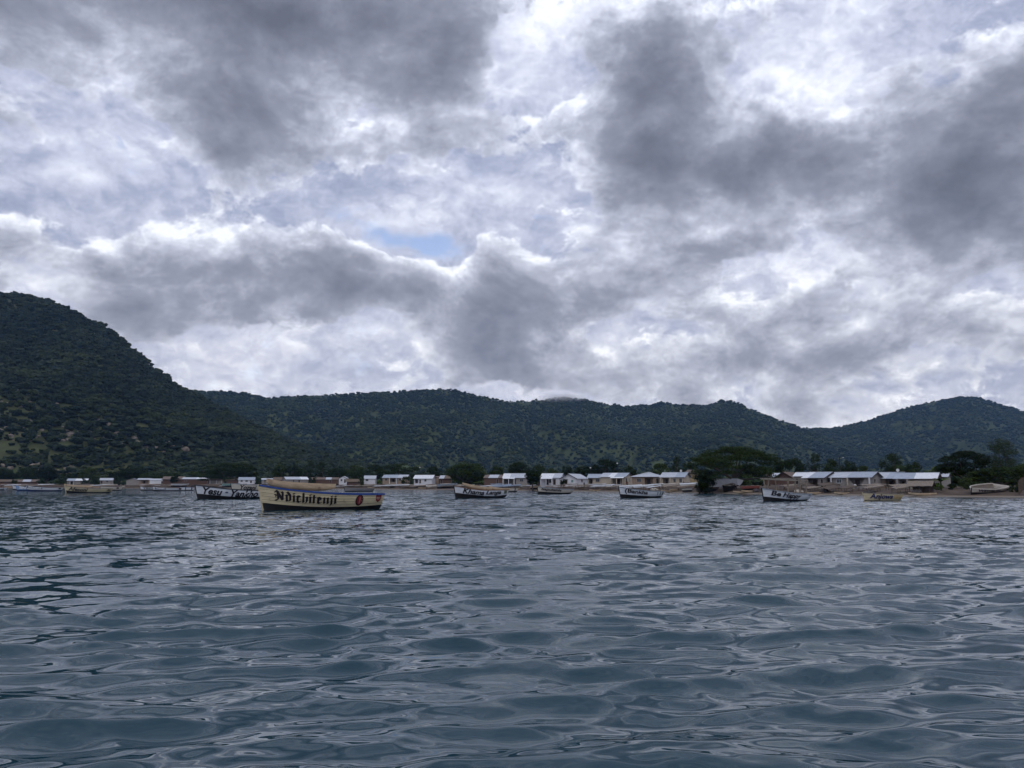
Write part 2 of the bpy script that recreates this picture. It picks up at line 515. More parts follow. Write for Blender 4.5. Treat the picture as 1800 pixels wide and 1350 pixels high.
gm, nt, b = newmat('beach_sand_and_soil')
N, L = nt.nodes, nt.links
tcn = N.new('ShaderNodeTexCoord')
no = N.new('ShaderNodeTexNoise'); no.inputs['Scale'].default_value = 0.35; no.inputs['Detail'].default_value = 8; no.inputs['Roughness'].default_value = 0.65
L.new(tcn.outputs['Object'], no.inputs['Vector'])
r = N.new('ShaderNodeValToRGB'); L.new(no.outputs['Fac'], r.inputs[0])
e = r.color_ramp.elements; e.new(0.5)
for el, p, c in zip(e, (0.3, 0.5, 0.72), ((.045, .033, .027), (.085, .063, .050), (.145, .112, .088))): el.position = p; el.color = (*c, 1)
ge = N.new('ShaderNodeSeparateXYZ'); L.new(tcn.outputs['Object'], ge.inputs[0])
wet = N.new('ShaderNodeMapRange'); wet.inputs['From Min'].default_value = 0.08; wet.inputs['From Max'].default_value = 0.24
L.new(ge.outputs[2], wet.inputs['Value'])
mx = N.new('ShaderNodeMix'); mx.data_type = 'RGBA'
L.new(wet.outputs[0], mx.inputs[0]); mx.inputs[6].default_value = (.20, .168, .135, 1); L.new(r.outputs['Color'], mx.inputs[7])
L.new(mx.outputs[2], b.inputs['Base Color']); b.inputs['Roughness'].default_value = 0.9; b.inputs['Specular IOR Level'].default_value = 0.1
ground = np_mesh('ground', np.stack([Xg, Yg, Zg], -1).reshape(-1, 3), Fg, gm, smooth=True)
ground['kind'] = 'structure'; ground['label'] = 'brown sandy beach and village ground'

# ------------------------------------------------------------------ hills
def interp_px(pts, px, k): return np.interp(px, [p[0] for p in pts], [p[k] for p in pts])

HILLS = [
    dict(x0=-700, x1=800, foot=lambda p: np.interp(p, [-700, 0, 400, 800], [520, 520, 560, 620]),
         ridge=[(-700, 560, 1250), (-400, 520, 1250), (-150, 500, 1200), (0, 519, 1150), (30, 521, 1150), (60, 526, 1150), (100, 542, 1140), (140, 559, 1130), (180, 577, 1120),
                (207, 599, 1110), (230, 619, 1100), (260, 642, 1090), (290, 664, 1080), (310, 682, 1070), (350, 700, 1040), (420, 738, 1000), (500, 775, 950), (580, 806, 900), (680, 836, 850), (800, 852, 800)],
         shape=1.05, spur=34, name='rocky_hill', tree=6.2, n=17000, gap=0.30),
    dict(x0=60, x1=1700, foot=lambda p: np.interp(p, [60, 700, 1700], [1150, 1080, 1350]),
         ridge=[(60, 700, 2100), (250, 684, 2100), (310, 687, 2100), (350, 689, 2100), (400, 690, 2100), (440, 694, 2100), (475, 702, 2100), (520, 698, 2100), (560, 697, 2120), (600, 694, 2150),
                (640, 692, 2150), (700, 690, 2150), (750, 686, 2200), (770, 685, 2200), (800, 687, 2200), (830, 694, 2200), (860, 701, 2200), (890, 707, 2250), (920, 707, 2300), (960, 703, 2350),
                (990, 701, 2350), (1020, 703, 2350), (1060, 711, 2350), (1100, 715, 2350), (1140, 713, 2400), (1165, 708, 2400), (1200, 713, 2400), (1240, 714, 2400), (1270, 705, 2400),
                (1290, 707, 2400), (1320, 721, 2350), (1360, 738, 2300), (1400, 752, 2250), (1450, 772, 2200), (1540, 806, 2100), (1700, 845, 2000)],
         shape=1.15, spur=95, name='wooded_hill', tree=6.4, n=58000, gap=0.06),
    dict(x0=1180, x1=2700, foot=lambda p: np.interp(p, [1180, 2700], [1750, 1600]),
         ridge=[(1180, 800, 2700), (1280, 770, 2700), (1360, 757, 2700), (1400, 754, 2700), (1440, 755, 2700), (1475, 752, 2700), (1510, 744, 2700), (1550, 731, 2700), (1600, 716, 2700), (1640, 706, 2700),
                (1680, 699, 2700), (1710, 699, 2700), (1750, 710, 2700), (1800, 726, 2700), (1900, 750, 2700), (2050, 735, 2700), (2300, 700, 2700), (2700, 740, 2700)],
         shape=1.1, spur=85, name='far_wooded_hill', tree=7.0, n=32000, gap=0.04),
]
hm1 = mat('hill_scrub_soil', (.036, .047, .022), 0.95, 0.35, 0.03, col2=(.066, .074, .034), spec=0.05, detail=9.0, stain=((.085, .070, .052), 0.03, 0.62))
hm2 = mat('hill_forest_floor', (.030, .044, .016), 0.95, 0.35, 0.02, col2=(.060, .075, .028), spec=0.05, detail=9.0)
rng = np.random.default_rng(7)
tree_pts = []
for hi, H in enumerate(HILLS):
    NS, NT, NB = 240, 64, 12
    ps = np.linspace(H['x0'], H['x1'], NS)
    def hill_point(px, t):
        py = interp_px(H['ridge'], px, 1); Yr = interp_px(H['ridge'], px, 2); Yf = H['foot'](px)
        el = np.tan(PITCH + np.arctan((675 - py) / FPX))
        zc = Yr * el + CAM_H
        tt = np.clip(t, 0, 1)
        zf = 1.5
        Y = Yf + (Yr - Yf) * t
        hgt = np.maximum(zc - zf, 0)
        z = zf + hgt * (0.75 * tt ** H['shape'] + 0.25 * np.sin(tt * pi / 2) ** 2)
        z = z - np.clip(t - 1, 0, 1) * hgt * 1.2
        X = (px - 900) / 1341.0 * Y
        w = np.sin(np.clip(t, 0, 1) * pi) ** 0.8 * np.clip(hgt / 150, 0.1, 1)
        z = z + w * H['spur'] * (fbm(X / 260.0 + 3, Y / 420.0, 31 + hi, 4) - 0.10 - 0.55 * np.clip(0.16 - np.abs(fbm(X / 190.0, Y / 700.0, 61 + hi, 3)), 0, 1) / 0.16)
        # no spur may rise past the line of sight to its own crest
        lim = CAM_H + Y * el * (0.25 + 0.75 * np.clip(t, 0, 1)) 
        z = np.where(t < 1, np.minimum(z, np.maximum(lim, zf)), z)
        return X, Y, z
    tt = np.concatenate([np.linspace(-0.06, 1, NT), np.linspace(1.05, 1.5, NB)])
    PX, TT = np.meshgrid(ps, tt, indexing='ij')
    X, Y, Z = hill_point(PX, TT)
    n2 = len(tt)
    ii, jj = np.meshgrid(np.arange(NS - 1), np.arange(n2 - 1), indexing='ij')
    a0 = (ii * n2 + jj).ravel()
    o = np_mesh(H['name'], np.stack([X, Y, Z], -1).reshape(-1, 3), np.stack([a0, a0 + n2, a0 + n2 + 1, a0 + 1], 1), hm1 if hi == 0 else hm2, smooth=True)
    o['kind'] = 'structure'
    # tree positions: evenly over the slope, thinned into clearings by noise
    n = H['n']
    spx = rng.uniform(max(H['x0'], -260), min(H['x1'], 2060), n * 3); st = rng.uniform(0.0, 1.06, n * 3)
    x, y, z = hill_point(spx, st)
    keep = rng.uniform(0, 1, n * 3) < (y / y.max())            # even on the ground, not in the picture
    dens = fbm(x / 38.0, y / 38.0, 77 + hi, 4)
    low = np.clip(1 - st / 0.45, 0, 1) * (1.0 if hi == 0 else 0.15)
    keep &= (dens + rng.uniform(-0.25, 0.25, n * 3)) > (-0.55 + H['gap'] * 1.6 * low + (0 if hi == 0 else 0.55 * np.clip(fbm(x / 210.0, y / 260.0, 203 + hi, 3) - .12, 0, 1)))
    idx = np.nonzero(keep)[0][:n]
    sz = H['tree'] * np.clip(np.exp(rng.normal(0, 0.38, len(idx))), .45, 1.7) * (1 - 0.35 * low[idx])
    tree_pts.append((hi, x[idx], y[idx], z[idx], sz))
    if hi == 0:
        spx = rng.uniform(-200, 700, 5000); st = rng.uniform(0.0, 0.95, 5000)
        x, y, z = hill_point(spx, st)
        k = (fbm(x / 50.0, y / 50.0, 123, 3) + 0.5 * np.clip(1 - st / 0.5, 0, 1)) > 0.30
        rock_pts = (x[k], y[k], z[k], np.exp(rng.normal(0.2, 0.5, k.sum())))

def proto_collection(name, meshes):
    c = bpy.data.collections.new(name)
    for i, me in enumerate(meshes):
        c.objects.link(bpy.data.objects.new(name + '_form', me))
    return c

def lump(seed, lobes, mats, spread=0.32, flat=0.7, sub=2):
    """one far tree: several bumpy lobes"""
    r_ = random.Random(seed)
    bm = bmesh.new()
    for k in range(lobes):
        c = Vector((r_.uniform(-spread, spread), r_.uniform(-spread, spread), r_.uniform(0.25, 0.62)))
        s_ = r_.uniform(0.22, 0.36)
        q = bmesh.ops.create_icosphere(bm, subdivisions=sub, radius=1.0)
        for v in q['verts']:
            d = v.co.normalized()
            f = s_ * (1 + 0.35 * r_.uniform(-1, 1))
            v.co = c + Vector((d.x * f, d.y * f, d.z * f * flat))
    me = bpy.data.meshes.new('far_tree')
    bm.to_mesh(me); bm.free()
    me.materials.append(mats)
    return me

def scatter(name, pts, sizes, coll, seed=0, squash=1.0, kind='stuff', label=None, cat=None):
    me = bpy.data.meshes.new(name)
    me.vertices.add(len(pts)); me.vertices.foreach_set('co', np.asarray(pts, dtype=np.float32).ravel())
    at_ = me.attributes.new('size', 'FLOAT', 'POINT'); at_.data.foreach_set('value', np.asarray(sizes, dtype=np.float32))
    me.update()
    o = link(name, me)
    o['kind'] = kind
    if label: o['label'] = label; o['category'] = cat
    ng = bpy.data.node_groups.new(name + '_scatter', 'GeometryNodeTree')
    ng.interface.new_socket('Geometry', in_out='INPUT', socket_type='NodeSocketGeometry')
    ng.interface.new_socket('Geometry', in_out='OUTPUT', socket_type='NodeSocketGeometry')
    gi, go = ng.nodes.new('NodeGroupInput'), ng.nodes.new('NodeGroupOutput')
    ip = ng.nodes.new('GeometryNodeInstanceOnPoints')
    ci = ng.nodes.new('GeometryNodeCollectionInfo'); ci.inputs['Collection'].default_value = coll
    ci.inputs['Separate Children'].default_value = True; ci.inputs['Reset Children'].default_value = True
    na_ = ng.nodes.new('GeometryNodeInputNamedAttribute'); na_.data_type = 'FLOAT'; na_.inputs['Name'].default_value = 'size'
    rv = ng.nodes.new('FunctionNodeRandomValue'); rv.data_type = 'FLOAT_VECTOR'
    rv.inputs[0].default_value = (-0.12, -0.12, 0); rv.inputs[1].default_value = (0.12, 0.12, 6.28); rv.inputs['Seed'].default_value = seed
    LL = ng.links
    LL.new(gi.outputs[0], ip.inputs['Points']); LL.new(ci.outputs[0], ip.inputs['Instance'])
    ip.inputs['Pick Instance'].default_value = True
    LL.new(na_.outputs[0], ip.inputs['Scale']); LL.new(rv.outputs[0], ip.inputs['Rotation'])
    LL.new(ip.outputs[0], go.inputs[0])
    md = o.modifiers.new('scatter', 'NODES'); md.node_group = ng
    return o

lm_near = leafmat('hill_foliage_dry', (.007, .014, .007), (.015, .025, .010), (.044, .056, .021), 0.6, 0.9)
lm_far = leafmat('hill_foliage_deep', (.008, .017, .007), (.017, .030, .011), (.056, .074, .022), 0.6, 0.9)
near_c = proto_collection('scrub_tree', [lump(11 + k, 4 + k % 3, lm_near, 0.36, 0.62 + 0.1 * (k % 3)) for k in range(5)])
far_c = proto_collection('forest_tree', [lump(41 + k, 4 + k % 3, lm_far, 0.36, 0.55 + 0.1 * (k % 3)) for k in range(5)])
LAB = ['scrub trees covering the rocky hill by the lake', 'dense forest covering the long middle ridge', 'dense forest covering the farthest hill']
for hi, x, y, z, sz in tree_pts:
    scatter('forest', np.stack([x, y, z - 0.05 * sz], 1), sz, near_c if hi == 0 else far_c, hi, label=LAB[hi], cat='forest')
rk = mat('pale_boulder_stone', (.20, .165, .135), 0.9, 0.35, 1.5, bump=0.4, bscale=4)
def boulder(seed):
    r_ = random.Random(seed); bm = bmesh.new()
    q = bmesh.ops.create_icosphere(bm, subdivisions=2, radius=0.5)
    for v in q['verts']: v.co = v.co * (1 + 0.28 * r_.uniform(-1, 1)); v.co.z *= 0.7
    me = bpy.data.meshes.new('boulder'); bm.to_mesh(me); bm.free(); me.materials.append(rk); return me
rc = proto_collection('boulder', [boulder(k) for k in range(4)])
scatter('boulders', np.stack([rock_pts[0], rock_pts[1], rock_pts[2] + 0.1 * rock_pts[3]], 1), rock_pts[3] * 1.7, rc, 9, label='pale boulders scattered over the rocky hill', cat='boulders')

# ------------------------------------------------------------------ lake
WAVES = []
wr = np.random.default_rng(21)
for n_, l0, l1, slope, spread in ((44, .80, 2.2, .0320, .40), (80, .38, .80, .0250, .36), (50, .13, .38, .0100, .55)):
    for k in range(n_):
        lam = l0 * (l1 / l0) ** wr.uniform(0, 1)
        th = -pi / 2 + wr.choice((.34, -.22, .10)) + wr.normal(0, spread * .62)
        WAVES.append((2 * pi / lam, th, slope * lam / (2 * pi) * wr.uniform(0.5, 1.4), wr.uniform(0, 2 * pi), lam))
NCOL = 720
# rows about a pixel apart near by, under half a metre apart out to the moored boats
elev = np.concatenate([np.linspace(64, 24, 30), np.arange(23.9, 3.9, -0.056)])
rr_ = list(CAM_H / np.tan(np.radians(elev)))
while rr_[-1] < 3600:
    x = rr_[-1]
    rr_.append(x + (0.42 if x < 150 else 0.42 + (x - 150) * 0.012))
rr_ = np.array(rr_)
azs = np.radians(np.concatenate([np.linspace(-180, -44, 40, endpoint=False), np.linspace(-43, 43, NCOL - 80), np.linspace(180, 44, 40, endpoint=False)[::-1]]))
NR, NC = len(rr_), len(azs)
R_, A_ = np.meshgrid(rr_, azs, indexing='ij')
X0, Y0 = R_ * np.sin(A_), R_ * np.cos(A_)
dr = np.gradient(rr_)[:, None] * np.ones((1, NC)); da = np.gradient(azs)[None, :] * R_
Zw = np.zeros_like(X0); Xw = X0.copy(); Yw = Y0.copy()
gust = np.clip(1.0 + 0.75 * fbm(X0 / 6.0, Y0 / 11.0, 3, 3), .25, 1.8)
for (k_, th, amp, ph, lam) in WAVES:
    cx, cy = cos(th), sin(th)
    sp = np.abs(dr * (X0 / np.maximum(R_, .01) * cx + Y0 / np.maximum(R_, .01) * cy)) + np.abs(da * (Y0 / np.maximum(R_, .01) * cx - X0 / np.maximum(R_, .01) * cy))
    w = np.clip((lam / np.maximum(sp, 1e-6) - 2.2) / 2.5, 0, 1)
    if lam < .6: w = w * gust
    a = k_ * (X0 * cx + Y0 * cy) + ph
    Zw += w * amp * np.cos(a)
    q = 0.85 * w * amp * np.sin(a)
    Xw -= q * cx; Yw -= q * cy
# flat where it laps the shore
dsh = Yw - np.interp(Xw / np.maximum(Yw, 1), SH_T, SH_Y)
Zw *= np.where(Yw > 20, np.clip(-dsh / 25, 0.15, 1), 1)
ii, jj = np.meshgrid(np.arange(NR - 1), np.arange(NC), indexing='ij')
a0 = (ii * NC + jj).ravel(); b0 = (ii * NC + (jj + 1) % NC).ravel()
V = np.concatenate([np.stack([Xw, Yw, Zw], -1).reshape(-1, 3), [[0, 0, 0]]])
Fw = np.stack([a0, a0 + NC, b0 + NC, b0], 1)
wm, nt, b = newmat('lake_water')
N, L = nt.nodes, nt.links
b.inputs['Base Color'].default_value = (.006, .034, .050, 1)
b.inputs['Roughness'].default_value = 0.04
b.inputs['IOR'].default_value = 1.46
b.inputs['Specular Tint'].default_value = (.86, .96, 1.0, 1)
tcn = N.new('ShaderNodeTexCoord')
mp = N.new('ShaderNodeMapping'); mp.inputs['Scale'].default_value = (0.5, 1.0, 1.0); mp.inputs['Rotation'].default_value = (0, 0, 0.25)
L.new(tcn.outputs['Object'], mp.inputs[0])
n1 = N.new('ShaderNodeTexNoise'); n1.inputs['Scale'].default_value = 1.7; n1.inputs['Detail'].default_value = 3.0; n1.inputs['Roughness'].default_value = 0.5
n2 = N.new('ShaderNodeTexNoise'); n2.inputs['Scale'].default_value = 6.5; n2.inputs['Detail'].default_value = 2.0; n2.inputs['Roughness'].default_value = 0.45
L.new(mp.outputs[0], n1.inputs['Vector']); L.new(mp.outputs[0], n2.inputs['Vector'])
# the mesh carries the waves near by; farther out its rows are too coarse and the relief takes over
cd = N.new('ShaderNodeVectorMath'); cd.operation = 'LENGTH'; L.new(tcn.outputs['Object'], cd.inputs[0])
f1 = N.new('ShaderNodeMapRange'); f1.inputs['From Min'].default_value = 12; f1.inputs['From Max'].default_value = 45; L.new(cd.outputs['Value'], f1.inputs['Value'])
f1.inputs['To Max'].default_value = 0.72; f1.inputs['To Min'].default_value = 0.12
geo = N.new('ShaderNodeNewGeometry')
def wob(nd, f):
    sb_ = N.new('ShaderNodeVectorMath'); sb_.operation = 'SUBTRACT'; sb_.inputs[1].default_value = (.5, .5, .5); L.new(nd.outputs['Color'], sb_.inputs[0])
    ml = N.new('ShaderNodeVectorMath'); ml.operation = 'MULTIPLY'; ml.inputs[1].default_value = f; L.new(sb_.outputs[0], ml.inputs[0])
    sc2 = N.new('ShaderNodeVectorMath'); sc2.operation = 'SCALE'; L.new(ml.outputs[0], sc2.inputs[0]); L.new(f1.outputs[0], sc2.inputs['Scale'])
    return sc2.outputs[0]
ad1 = N.new('ShaderNodeVectorMath'); L.new(wob(n1, (.8, 1.1, 0)), ad1.inputs[0]); L.new(wob(n2, (.55, .75, 0)), ad1.inputs[1])
ad2 = N.new('ShaderNodeVectorMath'); L.new(geo.outputs['Normal'], ad2.inputs[0]); L.new(ad1.outputs[0], ad2.inputs[1])
nn = N.new('ShaderNodeVectorMath'); nn.operation = 'NORMALIZE'; L.new(ad2.outputs[0], nn.inputs[0])
L.new(nn.outputs[0], b.inputs['Normal'])
rg = N.new('ShaderNodeMapRange'); rg.inputs['From Min'].default_value = 10; rg.inputs['From Max'].default_value = 140
rg.inputs['To Min'].default_value = 0.035; rg.inputs['To Max'].default_value = 0.07; L.new(cd.outputs['Value'], rg.inputs['Value'])
L.new(rg.outputs[0], b.inputs['Roughness'])
lake = np_mesh('lake', V, Fw, wm, smooth=True)
lake['kind'] = 'structure'; lake['label'] = 'rippled grey green lake water'
# ------------------------------------------------------------------ lettering
def font_poly(text, bold=0.02, shear=0.0):
    """text as flat triangles, scaled to the unit square; from Blender's own built-in typeface"""
    cu = bpy.data.curves.new('lettering', 'FONT')
    cu.body = text; cu.offset = bold; cu.shear = shear; cu.resolution_u = 3; cu.fill_mode = 'FRONT'
    ob = bpy.data.objects.new('lettering', cu)
    COL.objects.link(ob)
    dg = bpy.context.evaluated_depsgraph_get()
    me = bpy.data.meshes.new_from_object(ob.evaluated_get(dg))
    bpy.data.objects.remove(ob); bpy.data.curves.remove(cu)
    vs = [(v.co.x, v.co.y) for v in me.vertices]; fs = [tuple(p.vertices) for p in me.polygons]
    bpy.data.meshes.remove(me)
    return unit(vs, fs)

def unit(vs, fs):
    x0, x1 = min(v[0] for v in vs), max(v[0] for v in vs); y0, y1 = min(v[1] for v in vs), max(v[1] for v in vs)
    return [((x - x0) / (x1 - x0), (y - y0) / (y1 - y0)) for x, y in vs], fs

def blackletter(word, nib=0.30, ang=40):
    """broad-nib pen letters"""
    n = Vector((cos(radians(ang)), sin(radians(ang)))) * nib / 2
    vs, fs = [], []
    def seg(a, b, k=1.0):
        A, B = Vector(a), Vector(b); m = n * k
        for q in range(5):
            a, b = A + (B - A) * q / 5, A + (B - A) * (q + 1) / 5; o = len(vs)
            vs.extend([tuple(a + m), tuple(a - m), tuple(b - m), tuple(b + m)]); fs.append((o, o + 1, o + 2, o + 3))
    def poly(pts, k=1.0):
        for a, b in zip(pts, pts[1:]): seg(a, b, k)
    def line(a, b, t):
        A, B = Vector(a), Vector(b); q = (B - A).normalized(); q = Vector((-q.y, q.x)) * t / 2
        o = len(vs); vs.extend([tuple(A + q), tuple(A - q), tuple(B - q), tuple(B + q)]); fs.append((o, o + 1, o + 2, o + 3))
    def minim(x, top=0.88, bot=0.14):
        seg((x - .09, top + .06), (x + .06, top - .08)); seg((x, top), (x, bot)); seg((x - .06, bot + .06), (x + .10, bot - .08))
    x = 0.0
    for ch in word:
        if ch == 'N':
            poly([(x + .02, 1.10), (x + .10, 1.38), (x + .26, 1.22), (x + .30, .25), (x + .16, .02), (x - .02, .10)])
            poly([(x - .06, .82), (x + .10, .70), (x + .02, .45)], .6)
            poly([(x + .26, 1.25), (x + .70, .20)]); poly([(x + .66, 1.30), (x + .78, 1.16), (x + .74, .12)])
            x += 1.12
        elif ch == 'd':
            minim(x + .06); seg((x + .08, .88), (x + .34, .96), .6); poly([(x + .12, 1.38), (x + .42, .92), (x + .42, .14)]); seg((x + .08, .10), (x + .40, .12), .6); x += .74
        elif ch == 'i':
            minim(x + .06); seg((x + .02, 1.26), (x + .12, 1.16)); x += .38
        elif ch == 'c':
            minim(x + .06); seg((x + .08, .97), (x + .34, .80)); seg((x + .04, .18), (x + .26, .02)); line((x + .24, .04), (x + .44, .20), .10); x += .60
        elif ch == 'e':
            minim(x + .06); seg((x + .08, .98), (x + .36, .78)); line((x + .42, .74), (x + .06, .44), .13); seg((x + .04, .18), (x + .26, .02)); line((x + .24, .04), (x + .46, .20), .10); x += .64
        elif ch == 'h':
            poly([(x + .02, 1.42), (x + .06, 1.3), (x + .06, .14)]); seg((x, .2), (x + .14, .06)); seg((x + .08, .74), (x + .34, .94), .7); poly([(x + .34, .90), (x + .44, .75), (x + .42, .2), (x + .30, -.08)]); x += .72
        elif ch == 'n':
            minim(x + .06); seg((x + .08, .78), (x + .36, .95), .6); minim(x + .44); x += .80
        elif ch == 't':
            poly([(x + .06, 1.26), (x + .06, .14)]); seg((x, .2), (x + .16, .06)); seg((x - .10, .90), (x + .30, .92), .8); x += .46
        elif ch == 'j':
            seg((x - .04, .94), (x + .10, .80)); poly([(x + .05, .88), (x + .05, -.10), (x - .10, -.32)]); seg((x + .01, 1.26), (x + .11, 1.16)); x += .38
    return unit(vs, fs)

def ellipse_poly(n=22): return [(0.5 + 0.5 * cos(2 * pi * k / n), 0.5 + 0.5 * sin(2 * pi * k / n)) for k in range(n)], [tuple(range(n))]
def shield_poly(): return [(0, .95), (.25, 1), (.5, .93), (.75, 1), (1, .95), (.97, .45), (.8, .18), (.5, 0), (.2, .18), (.03, .45)], [tuple(range(9, -1, -1))]

# ------------------------------------------------------------------ plank boats
wood_in = mat('boat_inside_wood', (.10, .075, .055), 0.85, 0.4, 4, stretch=(1, 6, 1))
weather = mat('weathered_grey_wood', (.23, .20, .165), 0.85, 0.35, 5, stretch=(1, 8, 8), bump=0.2)
black_paint = mat('black_bitumen_paint', (.010, .010, .011), 0.55, 0.4, 3)
navy_paint = mat('navy_bottom_paint', (.018, .030, .085), 0.5, 0.35, 3)
cream_paint = mat('cream_hull_paint', (.50, .425, .275), 0.65, 0.20, 2.2, stretch=(.35, 1, 5), stain=((.28, .21, .125), 2.1, 0.56))
white_paint = mat('white_hull_paint', (.55, .57, .60), 0.6, 0.14, 2.2, stretch=(.5, 1, 4), stain=((.30, .27, .24), 1.5, 0.62))
ivory_paint = mat('ivory_hull_paint', (.46, .42, .36), 0.6, 0.18, 2.2, stretch=(.5, 1, 4), stain=((.27, .22, .16), 1.5, 0.58))
blue_paint = mat('blue_rail_paint', (.020, .052, .20), 0.5, 0.25, 3)
sky_paint = mat('pale_blue_hull_paint', (.20, .32, .52), 0.55, 0.2, 3)
brown_rail = mat('brown_rail_wood', (.17, .085, .045), 0.7, 0.3, 4)
grey_rail = mat('grey_rail_paint', (.22, .25, .28), 0.65, 0.3, 4)
black_rail = mat('dark_rail_paint', (.025, .028, .035), 0.6, 0.3, 4)
ink = mat('black_letter_paint', (.012, .009, .012), 0.55, 0.3, 5)
ink_red = mat('dark_red_emblem_paint', (.15, .018, .022), 0.55, 0.35, 6)
ink_rose = mat('faded_rose_emblem_paint', (.30, .11, .105), 0.6, 0.3, 6)
ink_navy = mat('navy_letter_paint', (.020, .028, .095), 0.55, 0.3, 5)
ink_white = mat('white_letter_paint', (.70, .70, .70), 0.6, 0.1, 5)
canoe_wood = mat('dugout_canoe_wood', (.47, .355, .235), 0.8, 0.25, 2.5, stretch=(.6, 3, 3), bump=0.3, stain=((.16, .085, .06), 1.1, 0.60))
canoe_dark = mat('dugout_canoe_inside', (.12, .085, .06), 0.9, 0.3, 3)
rope_m = mat('mooring_rope_fibre', (.09, .09, .10), 0.9, 0.2, 8)

class Hull:
    def __init__(s, L, beam, sheer, boot, rake=0.45, draft=0.35, lift=0.10, stern_w=0.74, stern_rake=0.25):
        s.L, s.B, s.rake, s.draft, s.lift, s.sw, s.sr = L, beam, rake, draft, lift, stern_w, stern_rake
        s.sh = ([p[0] for p in sheer], [p[1] for p in sheer]); s.bo = ([p[0] for p in boot], [p[1] for p in boot])
    @staticmethod
    def ev(tb, t):
        return float(np.interp(t, tb[0], tb[1]))
    def zs(s, t): return sum(s.ev(s.sh, min(1, max(0, t + d))) for d in (-.06, -.03, 0, .03, .06)) / 5
    def zt(s, t): return sum(s.ev(s.bo, min(1, max(0, t + d))) for d in (-.06, 0, .06)) / 3
    def zb(s, t): return -s.draft + (s.draft + s.lift) * max(0, (t - .72) / .28) ** 1.7
    def w(s, t):
        a = 1 - max(0, 1 - t / 0.55) ** 2.1 if t < .55 else 1 - (1 - s.sw) * ((t - .55) / .45) ** 1.8
        return s.B / 2 * a
    def pt(s, t, z, side=-1, off=0.0):
        zs_, zb_ = s.zs(t), s.zb(t)
        v = min(1.15, max(0, (z - zb_) / (zs_ - zb_)))
        prof = 0.34 + 0.66 * (1 - max(0, 1 - v) ** 1.9)
        y = max(0.035, s.w(t) * prof) + off
        x = t * s.L + s.rake * (1 - t) ** 5 * (1 - v) + (-s.sr * t ** 8) * (1 - v)
        return Vector((x, side * y, z))

def T_(n): return [(k / (n - 1)) ** 1.25 for k in range(n)]

def band(h, side, lo, hi, n=26, rows=2, off0=0.0, off1=0.0):
    return [[h.pt(t, lo(t) + (hi(t) - lo(t)) * j / (rows - 1), side, off0 + (off1 - off0) * j / (rows - 1)) for j in range(rows)] for t in T_(n)]

def marks(root, h, poly, s0, s1, h0, h1, m, name='lettering', off=0.03, slant=0.0, side=-1, label=None):
    vs, fs = poly
    mb = MB()
    P_ = []
    for (u, w) in vs:
        t = s0 + (s1 - s0) * u + slant * (w - .5)
        hh = h0 + (h1 - h0) * w
        P_.append(h.pt(t, h.zt(t) + (h.zs(t) - h.zt(t)) * hh, side, off))
    mb.add(P_, fs)
    o = mb.build(name, m, root)
    if label: o['label'] = label
    return o

def dugout(L, w, hgt, name_root, sag=0.10):
    """hollowed log: rounded outside, raised pointed ends"""
    n = 22
    out, inn = [], []
    for i in range(n):
        t = i / (n - 1); u = 2 * t - 1
        ww = w / 2 * max(0.06, (1 - abs(u) ** 3.2)) ; zz = sag * L * 0.22 * abs(u) ** 2.4 * (1.5 if t < .5 else 0.55)
        hh = hgt * (1 - 0.45 * abs(u) ** 4)
        x = (t - .5) * L
        ring = []
        for k in range(9):
            a = pi * k / 8
            ring.append(Vector((x - 0.10 * u * abs(u) ** 3 * 0, -cos(a) * ww * (1 - .12 * (1 - sin(a))), zz + hgt - (hh * sin(a) ** 0.7 if 0 < k < 8 else 0))))
        out.append(ring)
        f = 0.72 if abs(u) < .86 else 0.25
        inn.append([Vector((x * (0.985), p.y * f, zz + hgt - (zz + hgt - p.z) * (0.72 if abs(u) < .86 else .2))) for p in ring])
    mb = MB(); mb.grid(out, 0)
    for q in (0, n - 1):
        mb.add(out[q], [tuple(range(9)) if q == 0 else tuple(range(8, -1, -1))], 0)
    o1 = mb.build('canoe_hull', canoe_wood, name_root, smooth=True)
    mb = MB(); mb.grid([r[::-1] for r in inn], 0)
    mb.build('canoe_hollow', canoe_dark, name_root, smooth=True)
    mb = MB()
    for e in (0, 8):
        mb.grid([[out[i][e], inn[i][e]] for i in range(n)] if e == 8 else [[inn[i][e], out[i][e]] for i in range(n)], 0)
    mb.build('canoe_rim', canoe_wood, name_root)
    return o1

def place_on_line(pb, Yb, ps, Ys, z=0.0):
    a, c = at_z(pb, Yb, z), at_z(ps, Ys, z)
    d = c - a; d.z = 0
    return a, d.length, atan2(d.y, d.x)

